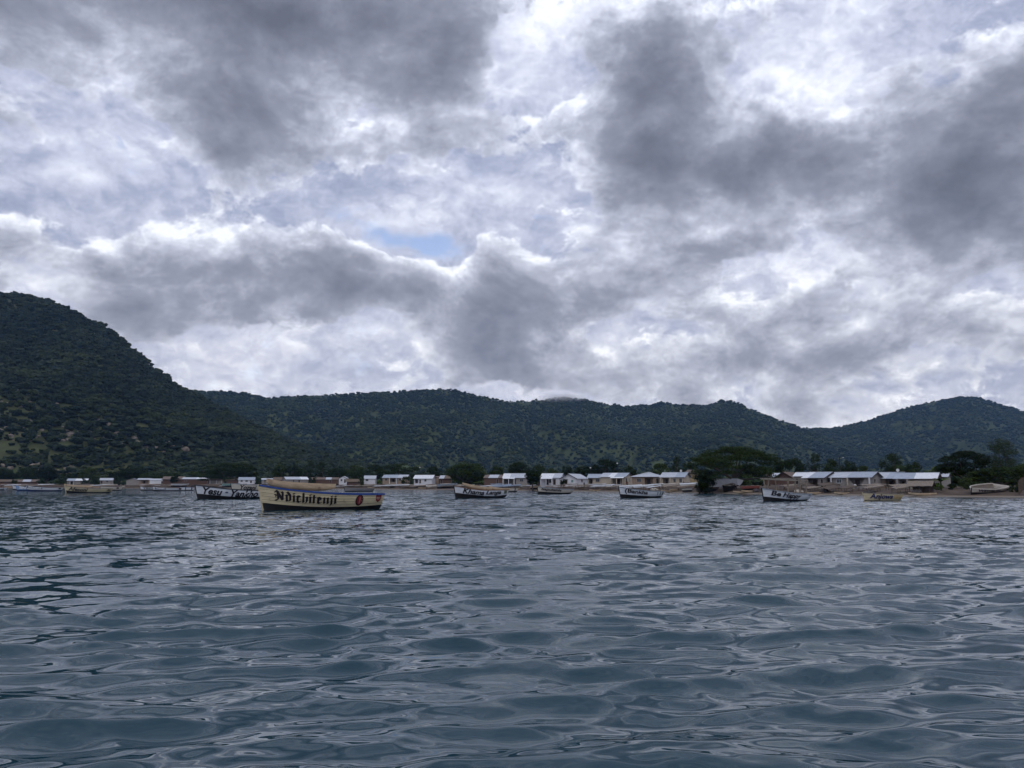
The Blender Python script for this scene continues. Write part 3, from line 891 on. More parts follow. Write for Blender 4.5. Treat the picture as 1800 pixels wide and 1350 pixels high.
def boat(label, pb, Yb, ps, Ys, sheer_px, boot_px, paint, bottom, rail, texts=(), planks=False, beam=0.24, thwarts=4, trim=0.0, lift=0.10, group='plank boats moored off the beach', rake_px=8, z0=0.0, heel=0.0, name='plank_boat', upside=False, extra=None, cat='boat'):
    """bow at (pb, Yb), stern at (ps, Ys); heights in photograph pixels above the waterline"""
    k = Yb / 1341.0
    a, L, rz = place_on_line(pb, Yb, ps, Ys, z0)
    root = thing(name, label, cat, a, rz, group)
    if trim or heel: root.rotation_euler = (heel, trim, rz)
    h = Hull(L, L * beam, [(s_, p * k) for s_, p in sheer_px], [(s_, p * k) for s_, p in boot_px], rake=rake_px * k, lift=lift * L / 9.6, draft=0.35 * L / 9.6)
    n = 30 if planks else 20
    for side in (-1, 1):
        flip = side > 0
        ns = 5
        def bnd(j): return lambda t: h.zt(t) + (h.zs(t) - h.zt(t)) * j / ns
        def put(mb, g): mb.grid([r[::-1] for r in g] if flip else g)
        if planks:
            for j in range(ns):
                mb = MB(); put(mb, band(h, side, bnd(j + .04), bnd(j + .96), n, 3, 0.016, 0.0)); mb.build('plank', paint, root, smooth=True)
        else:
            mb = MB()
            for j in range(ns): put(mb, band(h, side, bnd(j), bnd(j + 1), n, 2, 0.012, 0.0))
            mb.build('planking', paint, root, smooth=False)
        mb = MB(); put(mb, band(h, side, h.zb, h.zt, n, 5, 0.0, 0.012)); mb.build('bottom_planking', bottom, root, smooth=True)
        mb = MB(); put(mb, [r[::-1] for r in band(h, side, lambda t: h.zb(t) + .10, h.zs, n, 5, -.045, -.045)]); mb.build('inner_planking', wood_in, root, smooth=True)
        mb = MB()
        rw = max(0.05, 0.011 * L); rh = 0.012 * L
        ring = []
        for t in T_(n):
            p = h.pt(t, h.zs(t), side, 0.0)
            ring.append([p + Vector((0, side * rw * .55, -rh * .75)), p + Vector((0, side * rw * .55, rh * .4)), p + Vector((0, -side * rw * .6, rh * .4)), p + Vector((0, -side * rw * .6, -rh * .75))])
        mb.grid([r if flip else r[::-1] for r in ring], closed=True)
        mb.add(ring[-1], [(0, 1, 2, 3)]); mb.add(ring[0], [(0, 1, 2, 3)])
        mb.build('gunwale', rail, root)
    mb = MB()
    tz = [h.zb(1) + (h.zs(1) - h.zb(1)) * j / 6 for j in range(7)]
    mb.grid([[h.pt(1, z, -1), h.pt(1, z, 1)] for z in tz]); 
    mb.grid([[h.pt(1, z, 1) - Vector((.05, 0, 0)), h.pt(1, z, -1) - Vector((.05, 0, 0))] for z in tz])
    mb.build('transom', paint, root)
    mb = MB()
    sp = [h.pt(0, h.zb(0) + (h.zs(0) + .05 * L / 9.6 - h.zb(0)) * j / 6, -1) for j in range(7)]
    mb.tube([Vector((p.x - .03, 0, p.z)) for p in sp], .075 * L / 9.6, 6); mb.build('stem_post', bottom if paint is not cream_paint else paint, root)
    mb = MB(); mb.grid([[h.pt(t, 0.02, -1, -.06), h.pt(t, 0.02, 1, -.06)] for t in T_(12)[1:]]); mb.build('floor_boards', wood_in, root)
    for q in range(thwarts):
        t = 0.24 + 0.66 * q / max(1, thwarts - 1)
        z = h.zs(t) - 0.16 * L / 9.6
        wv = h.pt(t, z, 1).y - .03
        mb = MB(); mb.box((t * L, 0, z), (0.24, 2 * wv, .04)); mb.build('thwart', weather, root)
    for tx in texts:
        kind, body, s0, s1, h0, h1, m = tx[:7]
        if kind == 'black': marks(root, h, blackletter(body), s0, s1, h0, h1, m, off=.035)
        elif kind == 'oval':
            marks(root, h, ellipse_poly(), s0, s1, h0, h1, ink, 'emblem', slant=.010)
            marks(root, h, ellipse_poly(), s0 + (s1 - s0) * .16, s1 - (s1 - s0) * .16, h0 + (h1 - h0) * .09, h1 - (h1 - h0) * .09, m, 'emblem', off=.040, slant=.010, label='dark red oval inside the black oval')
            marks(root, h, ([(.45, .2), (.62, .2), (.62, .8), (.45, .8)], [(0, 1, 2, 3)]), s0, s1, h0, h1, ink_rose, 'emblem', off=.050, slant=.010)
        elif kind == 'shield':
            marks(root, h, shield_poly(), s0, s1, h0, h1, m, 'emblem')
            marks(root, h, ([(.18, .62), (.82, .62), (.82, .74), (.18, .74)], [(0, 1, 2, 3)]), s0, s1, h0, h1, ink_rose, 'emblem', off=.040)
            marks(root, h, ([(.25, .85), (.75, .85), (.5, .25)], [(0, 2, 1)]), s0, s1, h0 + (h1 - h0) * .15, h0 + (h1 - h0) * .55, ink_rose, 'emblem', off=.040)
        elif kind == 'panel': marks(root, h, ([(i / 10, j / 2) for i in range(11) for j in range(3)], [(i * 3 + j, i * 3 + 3 + j, i * 3 + 4 + j, i * 3 + 1 + j) for i in range(10) for j in range(2)]), s0, s1, h0, h1, m, 'name_panel', off=.030)
        else: marks(root, h, font_poly(body, tx[7] if len(tx) > 7 else .03, tx[8] if len(tx) > 8 else .3), s0, s1, h0, h1, m, off=.055)
    if extra: extra(root, h)
    return root, h

def rope(label, p0, p1, r=0.025):
    mb = MB()
    a, c = Vector(p0), Vector(p1)
    mb.tube([a + (c - a) * (i / 12) + Vector((0, 0, -0.35 * sin(pi * i / 12))) for i in range(13)], r, 5)
    o = mb.build('mooring_rope', rope_m)
    tag(o, label, 'rope', 'mooring ropes')

def canoe_in(label, px0, py0, px1, py1, Y, L_scale=1.0, w=0.62, hgt=0.46, rz_extra=0.0, roll=0.0, group='dugout canoes carried in the boats', turn=0.0):
    a, c = at(px0, py0, Y), at(px1, py1, Y + turn)
    d = c - a
    root = thing('dugout_canoe', label, 'canoe', (a + c) / 2, 0, group)
    root.rotation_euler = (roll, -atan2(d.z, sqrt(d.x ** 2 + d.y ** 2)), atan2(d.y, d.x))
    dugout(d.length * L_scale, w, hgt, root)
    return root

S_A = [(0, 44.5), (.06, 41.5), (.16, 37.5), (.3, 34), (.45, 31), (.6, 29), (.8, 27.5), (1, 27.5)]
B_A = [(0, 13.5), (.1, 11), (.25, 7.8), (.45, 5.2), (.65, 4.6), (.85, 5.8), (1, 8.5)]
near_boat, _ = boat('large cream plank boat lettered Ndichitenji with black bottom and blue rail', 453, 59.5, 671, 63.5, S_A, B_A, cream_paint, black_paint, blue_paint,
    [('black', 'Ndichitenji', .105, .60, .05, .90, ink), ('oval', '', .752, .818, .06, .94, ink_red), ('shield', '', .925, .975, .25, .92, ink_red)], planks=True, thwarts=5, lift=0.02, rake_px=11)
canoe_in('pale dugout canoe laid along the cream Ndichitenji boat', 467, 858.5, 589, 865, 60.6, w=0.75, hgt=0.60, turn=2.2)
boat('white plank boat lettered Yesu Yankho with black bottom, behind the cream boat', 342, 103, 468, 108, [(0, 25), (.1, 23), (.25, 20.5), (.45, 17.5), (.7, 15.5), (1, 15)], [(0, 10), (.2, 7.5), (.45, 4.5), (.7, 3), (1, 4)],
    white_paint, black_paint, black_rail, [('f', 'Yesu', .09, .35, .02, .90, ink, .03, .35), ('f', 'Yankho', .47, .86, -.04, .92, ink, .03, .35), ('f', '-', .385, .43, .42, .58, ink_navy, .03, .5)], rake_px=7)
boat('cream boat lettered Yozani mostly hidden behind the white Yesu Yankho boat', 405, 150, 470, 156, [(0, 19), (.3, 17.5), (1, 15)], [(0, 5), (1, 2.5)], ivory_paint, black_paint, grey_rail, [('f', 'Yozani', .20, .62, .30, .92, ink, .03, .3)], rake_px=5)
kl, _ = boat('white plank boat lettered Khama Langa carrying canoes', 798, 109, 889, 114, [(0, 22), (.1, 20), (.25, 17), (.45, 14.5), (.7, 14.5), (1, 15)], [(0, 10), (.2, 7.5), (.5, 4), (.75, 3.5), (1, 6)],
    white_paint, black_paint, brown_rail, [('f', 'Khama', .12, .50, .06, .94, ink, .03, .35), ('f', 'Langa', .53, .84, .04, .92, ink, .03, .35), ('panel', '', .905, .97, .25, .85, mat('olive_number_panel', (.12, .13, .09), .7, .3, 5))], rake_px=5)
canoe_in('pale dugout canoe tilted up in the bow of the Khama Langa boat', 812, 856, 864, 864, 111.5, w=0.6, hgt=0.5, turn=2)
canoe_in('weathered dugout canoe across the stern of the Khama Langa boat', 859, 861, 897, 864.5, 113.5, w=0.6, hgt=0.45, turn=2)
boat('ivory plank boat lettered Sapulamla in front of the white houses', 945, 152, 1003, 158, [(0, 13), (.1, 12), (.3, 10.5), (.6, 9), (1, 8.5)], [(0, 5.5), (.3, 3.6), (.7, 2.2), (1, 3)],
    ivory_paint, black_paint, grey_rail, [('f', 'Sapulamla', .07, .60, .12, 1.0, ink, .03, .15)], rake_px=2)
boat('white plank boat lettered Bankha with three dark panels at its stern', 1088, 111, 1162, 116, [(0, 20), (.1, 17.5), (.3, 14.5), (.6, 12), (1, 11.5)], [(0, 7.5), (.3, 5), (.65, 2.8), (1, 3.5)],
    white_paint, black_paint, grey_rail, [('f', '(Bankha', .09, .56, .08, .98, ink, .03, .12), ('panel', '', .80, .83, .20, .88, grey_rail), ('panel', '', .87, .91, .20, .88, grey_rail), ('panel', '', .94, .975, .20, .88, black_rail)], rake_px=6)
reed_grey = mat('canopy_post_wood', (.21, .17, .13), .85, .3, 4)
def canopy(root, h):
    L = h.L
    top = 2.55
    xs = [0.10 * L, 0.44 * L, 0.71 * L, 0.865 * L]
    for side in (-1, 1):
        for x in xs:
            w = abs(h.pt(x / L, h.zs(x / L), 1).y) - .05
            ww = max(w, .35)
            mb = MB(); mb.bar((x, side * max(w - .10, .12), h.zs(x / L) - .12), (x, side * ww, top - .045 * (x / L)), .12, .11); mb.build('canopy_post', reed_grey, root)
        mb = MB(); mb.bar((xs[0] - .2, side * .5, top + .06), (xs[-1] + .15, side * .75, top - .14), .16, .15); mb.build('canopy_rail', weather, root)
    for x in xs:
        mb = MB(); mb.bar((x, -.8, top + .13), (x, .8, top + .13), .08, .08); mb.build('canopy_crossbar', weather, root)

boat('white plank boat lettered Be Happy with a wooden canopy frame', 1340, 90, 1419, 94.5, [(0, 23), (.1, 20.5), (.3, 17), (.55, 14), (.8, 12.5), (1, 12.5)], [(0, 9), (.2, 6.5), (.5, 3.2), (.75, 2.5), (1, 3)],
    white_paint, black_paint, grey_rail, [('f', 'Be', .12, .29, .24, .96, ink, .03, .25), ('f', 'Happy', .32, .72, -.02, .94, ink, .03, .35), ('f', 'UMA', .90, .965, .68, .86, ink, .04, .2)], rake_px=6, extra=canopy)
boat('yellow plank boat lettered Anjowa in navy', 1517, 94, 1583, 96, [(0, 14), (.2, 13), (.6, 11.5), (1, 11.5)], [(0, 1.8), (.3, .8), (1, .2)],
    cream_paint, black_paint, weather, [('f', 'Anjowa', .12, .69, .02, .96, ink_navy, .035, .2), ('panel', '', .71, .97, .2, .85, mat('tan_hull_panel', (.40, .29, .15), .7, .2, 3))], rake_px=4, lift=0.0)

# farther boats by the left shore
boat('cream plank boat lettered Afesoni carrying a canoe', 113, 172, 195, 180, [(0, 13), (.1, 11.5), (.3, 9.5), (.6, 8), (1, 8)], [(0, 5), (.2, 3.2), (.5, 1.6), (.8, 1.6), (1, 2.5)],
    cream_paint, black_paint, weather, [('f', 'Afesoni', .05, .44, .06, .96, ink, .03, .3), ('f', 'UMA', .86, .95, .25, .75, ink, .03, .2)], rake_px=4)
canoe_in('grey dugout canoe lying along the cream Afesoni boat', 112, 856.5, 163, 858.5, 174, w=0.6, hgt=0.6, turn=2)
boat('white and navy plank boat lettered FITAMIKE by the left shore', 45, 213, 110, 218, [(0, 11), (.1, 9), (.3, 7.5), (.6, 6.3), (1, 6.3)], [(0, 4), (.3, 2.6), (.7, 2), (1, 2.5)],
    white_paint, navy_paint, grey_rail, [('panel', '', .02, .43, .30, 1.0, ink_navy), ('f', 'FITAMIKE', .05, .41, .36, .92, ink_white, .05, .2), ('panel', '', .875, .95, .3, .9, ink)], rake_px=3)
boat('pale blue and white boat lettered ZENI, half behind the FITAMIKE boat', 27, 226, 70, 230, [(0, 10), (.15, 8.5), (.4, 7), (1, 6)], [(0, 2.5), (1, 1.8)], sky_paint, navy_paint, grey_rail, [('f', 'ZENI', .10, .42, .25, .92, ink_white, .05, .2)], rake_px=3)
boat('small white boat at the left end of the moored boats', 21, 262, 48, 266, [(0, 8), (.2, 6.5), (1, 5)], [(0, 2.4), (1, 1.5)], white_paint, black_paint, grey_rail, rake_px=2, thwarts=2)
boat('low white boat cut by the left edge of the view', -40, 262, 10, 262, [(0, 7), (.2, 5.5), (1, 4.5)], [(0, 2.2), (1, 1.4)], white_paint, black_paint, brown_rail, rake_px=2, thwarts=3)
boat('white plank boat lettered TOGAMBO with dark lettering block', 268, 222, 319, 227, [(0, 8), (.15, 7), (.5, 5.6), (1, 5.4)], [(0, 2.6), (.4, 1.5), (1, 1.7)],
    white_paint, black_paint, weather, [('panel', '', .06, .42, .15, .98, ink_navy), ('f', 'TOGAMBO', .08, .40, .28, .88, ink_white, .05, .2), ('panel', '', .88, .97, .2, .9, ink)], rake_px=2, thwarts=3)
boat('white boat lettered YECEL behind the TOGAMBO boat', 246, 246, 285, 250, [(0, 7), (.2, 6), (1, 5)], [(0, 2), (1, 1.2)], white_paint, black_paint, weather, [('f', 'YECEL', .10, .75, .2, .85, ink, .03, .1)], rake_px=2, thwarts=2)
boat('white boat with two dark stripes, stern past the TOGAMBO boat', 316, 236, 341, 238, [(0, 6), (1, 5.5)], [(0, 1.5), (1, 1.5)], white_paint, black_paint, blue_paint, [('panel', '', .36, .42, .05, .95, ink), ('panel', '', .78, .86, .05, .95, ink)], rake_px=1, thwarts=2)
boat('grey boat whose stern shows past the cream Afesoni boat', 176, 240, 214, 244, [(0, 7), (1, 6)], [(0, 1.6), (1, 1.6)], ivory_paint, black_paint, weather, [('panel', '', .72, .84, .35, .85, ink)], rake_px=2, thwarts=2)
boat('small grey plank boat afloat beyond the stern of the cream Ndichitenji boat', 605, 205, 657, 209, [(0, 7.5), (.2, 6.8), (.6, 6), (1, 6.5)], [(0, 1.4), (1, 1.2)], mat('bare_grey_planking', (.20, .19, .19), .85, .3, 4, stretch=(.5, 1, 5)), black_paint, weather, rake_px=2, thwarts=3)
boat('grey boat beyond the stern of the Khama Langa boat', 885, 196, 909, 199, [(0, 6.5), (1, 6.5)], [(0, 1.2), (1, 2.2)], ivory_paint, black_paint, weather, [('panel', '', .72, .8, 0, .95, ink)], rake_px=2, thwarts=2)

rope('mooring rope running down from the bow of the Khama Langa boat', at(799, 854, 109), at(735, 876, 108), .02)
rope('mooring rope running down from the bow of the white Yesu Yankho boat', at(343, 854, 103), at(308, 879, 102), .02)
rope('mooring rope from the bow of the Be Happy boat', at(1341, 863, 90), at(1288, 881, 91), .018)
rope('mooring rope from the bow of the cream Ndichitenji boat', at(455, 862, 59.5), at(390, 893, 62), .013)
rope('mooring rope from the bow of the yellow Anjowa boat', at(1518, 868, 94), at(1470, 878, 98), .018)
# ------------------------------------------------------------------ houses
iron = mat('galvanised_iron_sheet', (.40, .43, .48), 0.55, 0.14, 1.5, spec=0.4, stain=((.22, .17, .14), 0.9, 0.60))
iron_new = mat('bright_new_iron_sheet', (.64, .66, .69), 0.5, 0.10, 1.5, spec=0.4, stain=((.42, .38, .34), 0.9, 0.64))
iron_blue = mat('blue_grey_iron_sheet', (.29, .335, .40), 0.55, 0.15, 1.5, spec=0.4, stain=((.19, .15, .13), 0.9, 0.60))
iron_rust = mat('rusty_iron_sheet', (.135, .10, .082), 0.8, 0.3, 1.5, stain=((.24, .21, .19), 0.8, 0.58))
thatch = mat('grey_brown_thatch', (.13, .098, .072), 0.95, 0.35, 4, stretch=(6, 1, 1), bump=0.5)
W_WHITE = mat('whitewashed_wall', (.60, .60, .62), 0.85, 0.10, 1.2, stain=((.38, .34, .30), 0.7, 0.62))
W_GREY = mat('grey_cement_wall', (.255, .235, .215), 0.9, 0.16, 1.2, stain=((.15, .13, .115), 0.8, 0.60))
W_BEIGE = mat('beige_plaster_wall', (.43, .37, .29), 0.9, 0.12, 1.2, stain=((.27, .22, .17), 0.8, 0.60))
W_BRICK = mat('burnt_brick_wall', (.115, .070, .054), 0.92, 0.3, 3.0, stretch=(1, 1, 4), stain=((.085, .062, .052), 0.9, 0.56))
W_TAN = mat('tan_brick_wall', (.27, .205, .155), 0.92, 0.22, 3.0, stretch=(1, 1, 4), stain=((.17, .12, .095), 0.9, 0.60))
dark_wood = mat('dark_door_wood', (.045, .032, .028), 0.8, 0.3, 4)
frame_m = mat('window_frame_paint', (.34, .31, .28), 0.7, 0.2, 4)
glass_m = mat('dark_window_glass', (.020, .024, .030), 0.12, 0.2, 2, spec=0.5)
pole_m = mat('dark_pole_wood', (.030, .028, .028), 0.9, 0.3, 3)
dish_m = mat('pale_dish_paint', (.62, .62, .60), 0.5, 0.1, 3)
turq = mat('faded_green_paint', (.16, .27, .25), 0.8, 0.2, 2)

def panel(mb, w, h, holes, th=0.2, y0=0.0, x0=0.0):
    """wall slab in the xz plane with real openings; holes = (x0, x1, z0, z1)"""
    xs = sorted({0.0, w, *[v for q in holes for v in q[:2]]}); zs = sorted({-0.7, 0.0, h, *[v for q in holes for v in q[2:4]]})
    for i in range(len(xs) - 1):
        for j in range(len(zs) - 1):
            cx, cz = (xs[i] + xs[i + 1]) / 2, (zs[j] + zs[j + 1]) / 2
            if any(q[0] < cx < q[1] and q[2] < cz < q[3] for q in holes): continue
            mb.box((x0 + cx, y0 + th / 2, cz), (xs[i + 1] - xs[i], th, zs[j + 1] - zs[j]))

def corrugated(a, b, c, d, pitch=0.30, amp=0.025):
    """ribbed sheet: a-b along the eave, d-c along the ridge"""
    a, b, c, d = map(Vector, (a, b, c, d))
    n = max(2, int((b - a).length / pitch * 2))
    nrm = (b - a).cross(d - a).normalized()
    rows = []
    for i in range(n + 1):
        t = i / n; o = nrm * (amp if i % 2 else 0)
        rows.append([a + (b - a) * t + o, d + (c - d) * t + o])
    return rows

def sheet(parent, a, b, c, d, m):
    mb = MB(); g = corrugated(a, b, c, d)
    mb.grid(g); nr = (Vector(b) - Vector(a)).cross(Vector(d) - Vector(a)).normalized() * -.03
    mb.grid([[p + nr for p in r][::-1] for r in g])
    mb.grid([[r[0], r[0] + nr] for r in g]); mb.grid([[r[1] + nr, r[1]] for r in g])
    return mb.build('roof_sheet', m, parent)

def house(label, px0, px1, Y, base, eave, ridge, wall, roofs, turn=14, depth=5.5, kind='gable', holes=(), side_holes=(), over=0.35, name='village_house', awning=None, posts=(), dish=False, group='houses along the beach', zb=None, porch_depth=1.5, ext=None):
    """front wall spans px0..px1; base, eave, ridge are photograph rows; holes as (kind, f0, f1, h0, h1) in fractions of the front"""
    pm = (px0 + px1) / 2
    k = Y / 1341.0
    az = atan((pm - 900) / 1341.0)
    w = (px1 - px0) * k / max(.3, cos(radians(turn)))
    he, hr = (base - eave) * k, (base - ridge) * k * 1.02
    ctr = at(pm, base, Y)
    rz = -az - radians(turn)
    root = thing(name, label, 'house', ctr, rz, group)
    x0 = -w / 2
    # front
    hl = [(w * f0, w * f1, he * h0, he * h1) for (_, f0, f1, h0, h1) in holes]
    mb = MB()
    panel(mb, w, he, hl, .2, 0, x0)
    mb.box((0, depth - .1, (he - .7) / 2), (w, .2, he + .7))
    mb.X = Matrix.Translation((x0, 0, 0)) @ Matrix.Rotation(pi / 2, 4, 'Z') @ Matrix.Translation((.2, -.2, 0))
    panel(mb, depth - .4, he, [], .2)
    sh = [((depth - .4) * f0, (depth - .4) * f1, he * h0, he * h1) for (_, f0, f1, h0, h1) in side_holes]
    mb.X = Matrix.Translation((x0 + w, 0, 0)) @ Matrix.Rotation(pi / 2, 4, 'Z') @ Matrix.Translation((.2, 0, 0))
    panel(mb, depth - .4, he, sh, .2)
    mb.X = Matrix.Identity(4)
    if kind == 'gable':
        for xs in (x0 + .1, x0 + w - .1):
            t = .1
            mb.add([(xs - t, 0, he), (xs - t, depth, he), (xs - t, depth / 2, hr - .06), (xs + t, 0, he), (xs + t, depth, he), (xs + t, depth / 2, hr - .06)],
                   [(0, 2, 1), (3, 4, 5), (0, 3, 5, 2), (1, 2, 5, 4)])
    elif kind == 'front':
        for ys in (.1, depth - .1):
            t = .1
            mb.add([(x0, ys - t, he), (x0 + w, ys - t, he), (0, ys - t, hr - .06), (x0, ys + t, he), (x0 + w, ys + t, he), (0, ys + t, hr - .06)],
                   [(0, 1, 2), (3, 5, 4), (0, 2, 5, 3), (1, 4, 5, 2)])
    elif kind == 'shed':
        for xs in (x0 + .1, x0 + w - .1):
            t = .1
            mb.add([(xs - t, 0, he), (xs - t, depth, he), (xs - t, depth, hr - .05), (xs + t, 0, he), (xs + t, depth, he), (xs + t, depth, hr - .05)],
                   [(0, 2, 1), (3, 4, 5), (0, 3, 5, 2), (1, 2, 5, 4)])
        mb.box((0, depth - .1, (he + hr - .05) / 2), (w - .42, .18, hr - .05 - he))
    mb.build('wall', wall, root)
    # inner partition that closes verandas
    if any(q[0] == 'porch' for q in holes):
        mb = MB(); mb.box((0, porch_depth, he / 2), (w - .44, .12, he - .02)); mb.build('veranda_wall', wall, root)
        q = [q for q in holes if q[0] == 'porch'][0]
        xc = x0 + w * (q[1] * .6 + q[2] * .4)
        mb = MB(); mb.box((xc, porch_depth - .09, he * .38), (min(.9, w * (q[2] - q[1]) * .4), .05, he * .72)); mb.build('door', dark_wood, root)
    # openings
    for (kd, f0, f1, h0, h1) in holes:
        xa, xb, za, zb_ = x0 + w * f0, x0 + w * f1, he * h0, he * h1
        fill_opening(root, kd, xa, xb, za, zb_, lambda x, y, z: (x, y, z))
    for (kd, f0, f1, h0, h1) in side_holes:
        da, db = .2 + (depth - .4) * f0, .2 + (depth - .4) * f1
        fill_opening(root, kd, da, db, he * h0, he * h1, lambda x, y, z: (x0 + w - y, x, z))
    # roof
    rf = bpy.data.objects.new('roof', None); COL.objects.link(rf); rf.parent = root
    o = over
    def strips(a, b, c, d, spec):
        a, b, c, d = map(Vector, (a, b, c, d)); t0 = 0.0
        for q, (f, m) in enumerate(spec):
            t1 = t0 + f
            up_ = Vector((0, 0, .012 * (q % 2)))
            sheet(rf, a + (b - a) * t0 + up_, a + (b - a) * t1 + up_, d + (c - d) * t1 + up_, d + (c - d) * t0 + up_, m); t0 = t1
    rs = roofs if isinstance(roofs, list) else [(1.0, roofs)]
    if kind == 'gable':
        sl = (hr - he) / (depth / 2)
        strips((x0 - o, -o, he - sl * o + .08), (x0 + w + o, -o, he - sl * o + .08), (x0 + w + o, depth / 2, hr + .08), (x0 - o, depth / 2, hr + .08), rs)
        strips((x0 + w + o, depth + o, he - sl * o + .08), (x0 - o, depth + o, he - sl * o + .08), (x0 - o, depth / 2, hr + .085), (x0 + w + o, depth / 2, hr + .085), [(1.0, rs[-1][1])])
        mb = MB(); mb.bar((x0 - o, depth / 2, hr + .12), (x0 + w + o, depth / 2, hr + .12), .28, .05); mb.build('ridge_cap', rs[0][1], rf)
        for xe in (x0 - o + .03, x0 + w + o - .03):
            mb = MB(); mb.bar((xe, -o, he - sl * o), (xe, depth / 2, hr), .05, .16); mb.bar((xe, depth / 2, hr), (xe, depth + o, he - sl * o), .05, .16); mb.build('barge_board', dark_wood, rf)
    elif kind == 'front':
        sl = (hr - he) / (w / 2)
        strips((x0 - o, depth + o, he - sl * o + .08), (x0 - o, -o, he - sl * o + .08), (0, -o, hr + .08), (0, depth + o, hr + .08), [(1.0, rs[0][1])])
        strips((x0 + w + o, -o, he - sl * o + .08), (x0 + w + o, depth + o, he - sl * o + .08), (0, depth + o, hr + .085), (0, -o, hr + .085), rs)
        for sg in (-1, 1):
            mb = MB(); mb.bar((sg * (w / 2 + o), -o + .03, he - sl * o), (0, -o + .03, hr), .05, .16); mb.build('barge_board', dark_wood, rf)
    elif kind == 'hip':
        ins = min(depth / 2, w / 2) * .95
        a, b, c, d = Vector((x0 - o, -o, he)), Vector((x0 + w + o, -o, he)), Vector((x0 + w + o, depth + o, he)), Vector((x0 - o, depth + o, he))
        r0, r1 = Vector((x0 + ins, depth / 2, hr)), Vector((x0 + w - ins, depth / 2, hr))
        for (p, q, r, s_, m) in ((a, b, r1, r0, rs[0][1]), (b, c, r1, r1, rs[-1][1]), (c, d, r0, r1, rs[0][1]), (d, a, r0, r0, rs[0][1])):
            sheet(rf, p, q, r, s_, m)
        for (p, q) in ((a, r0), (b, r1), (r0, r1)):
            mb = MB(); mb.bar(p + Vector((0, 0, .05)), q + Vector((0, 0, .05)), .22, .05); mb.build('ridge_cap', iron_new, rf)
        mb = MB(); mb.box((0, depth / 2, he - .03), (w + 2 * o - .1, depth + 2 * o - .1, .06)); mb.build('ceiling_board', dark_wood, root)
    else:
        sl = (hr - he) / depth
        strips((x0 - o, -o, he - sl * o + .08), (x0 + w + o, -o, he - sl * o + .08), (x0 + w + o, depth + o, hr + sl * o + .08), (x0 - o, depth + o, hr + sl * o + .08), rs)
        mb = MB(); mb.bar((x0 - o, -o + .03, he - sl * o), (x0 + w + o, -o + .03, he - sl * o), .05, .14); mb.build('fascia_board', dark_wood, rf)
    if awning:
        f0, f1, m, dz = awning[:4]
        xa, xb = x0 + w * f0, x0 + w * f1
        zt = he + dz
        sheet(rf, (xa, -1.7, zt - .32), (xb, -1.7, zt - .32), (xb, -.1, zt + .06), (xa, -.1, zt + .06), m)
        n = max(2, int((xb - xa) / 1.8) + 1)
        for q in range(n):
            x = xa + .15 + (xb - xa - .3) * q / (n - 1)
            mb = MB(); mb.box((x, -1.5, (zt - .45) / 2 - .3), (.22, .22, zt - .35 + .6)); mb.build('veranda_post', awning[4] if len(awning) > 4 else W_WHITE, root)
    for (f, m, h1) in posts:
        mb = MB(); mb.box((x0 + w * f, -over + .06, he * h1 / 2 - .3), (.26, .2, he * h1 + .6)); mb.build('veranda_post', m, root)
    if dish:
        mb = MB(); c = Vector((x0 + w * dish, depth / 2, hr + .5))
        ring = [[c + Vector((cos(2 * pi * q / 12) * r, -r * r * .5 + .12, sin(2 * pi * q / 12) * r)) for q in range(12)] for r in (.02, .13, .25, .33)]
        mb.grid(ring, closed=True); mb.grid([[p + Vector((0, .04, 0)) for p in r[::-1]] for r in ring], closed=True)
        mb.bar(c + Vector((0, .1, 0)), (c.x, c.y, hr), .05); mb.build('satellite_dish', dish_m, rf)
    if ext: ext(root, w, he, hr, x0)
    return root

def fill_opening(root, kd, xa, xb, za, zb, f):
    t = .07
    def bx(parent, name, m, a, b, c, d, y0, y1):
        p, q = Vector(f(a, y0, c)), Vector(f(b, y1, d))
        mb = MB(); mb.box((p + q) / 2, [abs(v) for v in (q - p)]); return mb.build(name, m, parent)
    if kd == 'window' or kd == 'pale_window':
        m = W_WHITE if kd == 'pale_window' else frame_m
        p, q = Vector(f(xa, .09, za)), Vector(f(xb, .12, zb))
        wn = bx(root, 'window', glass_m, xa, xb, za, zb, .10, .12)
        bx(wn, 'window_frame', m, xa - t, xb + t, zb, zb + t, -.03, .08); bx(wn, 'window_sill', m, xa - t, xb + t, za - t, za, -.06, .08)
        bx(wn, 'window_frame', m, xa - t, xa, za, zb, -.03, .08); bx(wn, 'window_frame', m, xb, xb + t, za, zb, -.03, .08)
        bx(wn, 'window_bar', m, (xa + xb) / 2 - .02, (xa + xb) / 2 + .02, za, zb, .05, .085)
    elif kd == 'door':
        dr = bx(root, 'door', dark_wood, xa, xb, za, zb, .08, .13)
        bx(dr, 'door_frame', frame_m, xa - t, xb + t, zb, zb + t, -.025, .075); bx(dr, 'door_frame', frame_m, xa - t, xa, za, zb, -.025, .075); bx(dr, 'door_frame', frame_m, xb, xb + t, za, zb, -.025, .075)
    elif kd == 'shutter':
        sh_ = bx(root, 'shutter', turq, xa, xb, za, zb, .03, .07)
    elif kd == 'porch':
        bx(root, 'veranda_step', frame_m, xa, xb, za - .02, za + .10, .02, .9)

Wn = lambda a, b: ('window', a, b, .42, .82)
D_ = lambda a, b: ('door', a, b, 0.02, .80)
Po = lambda a, b: ('porch', a, b, 0.02, .88)

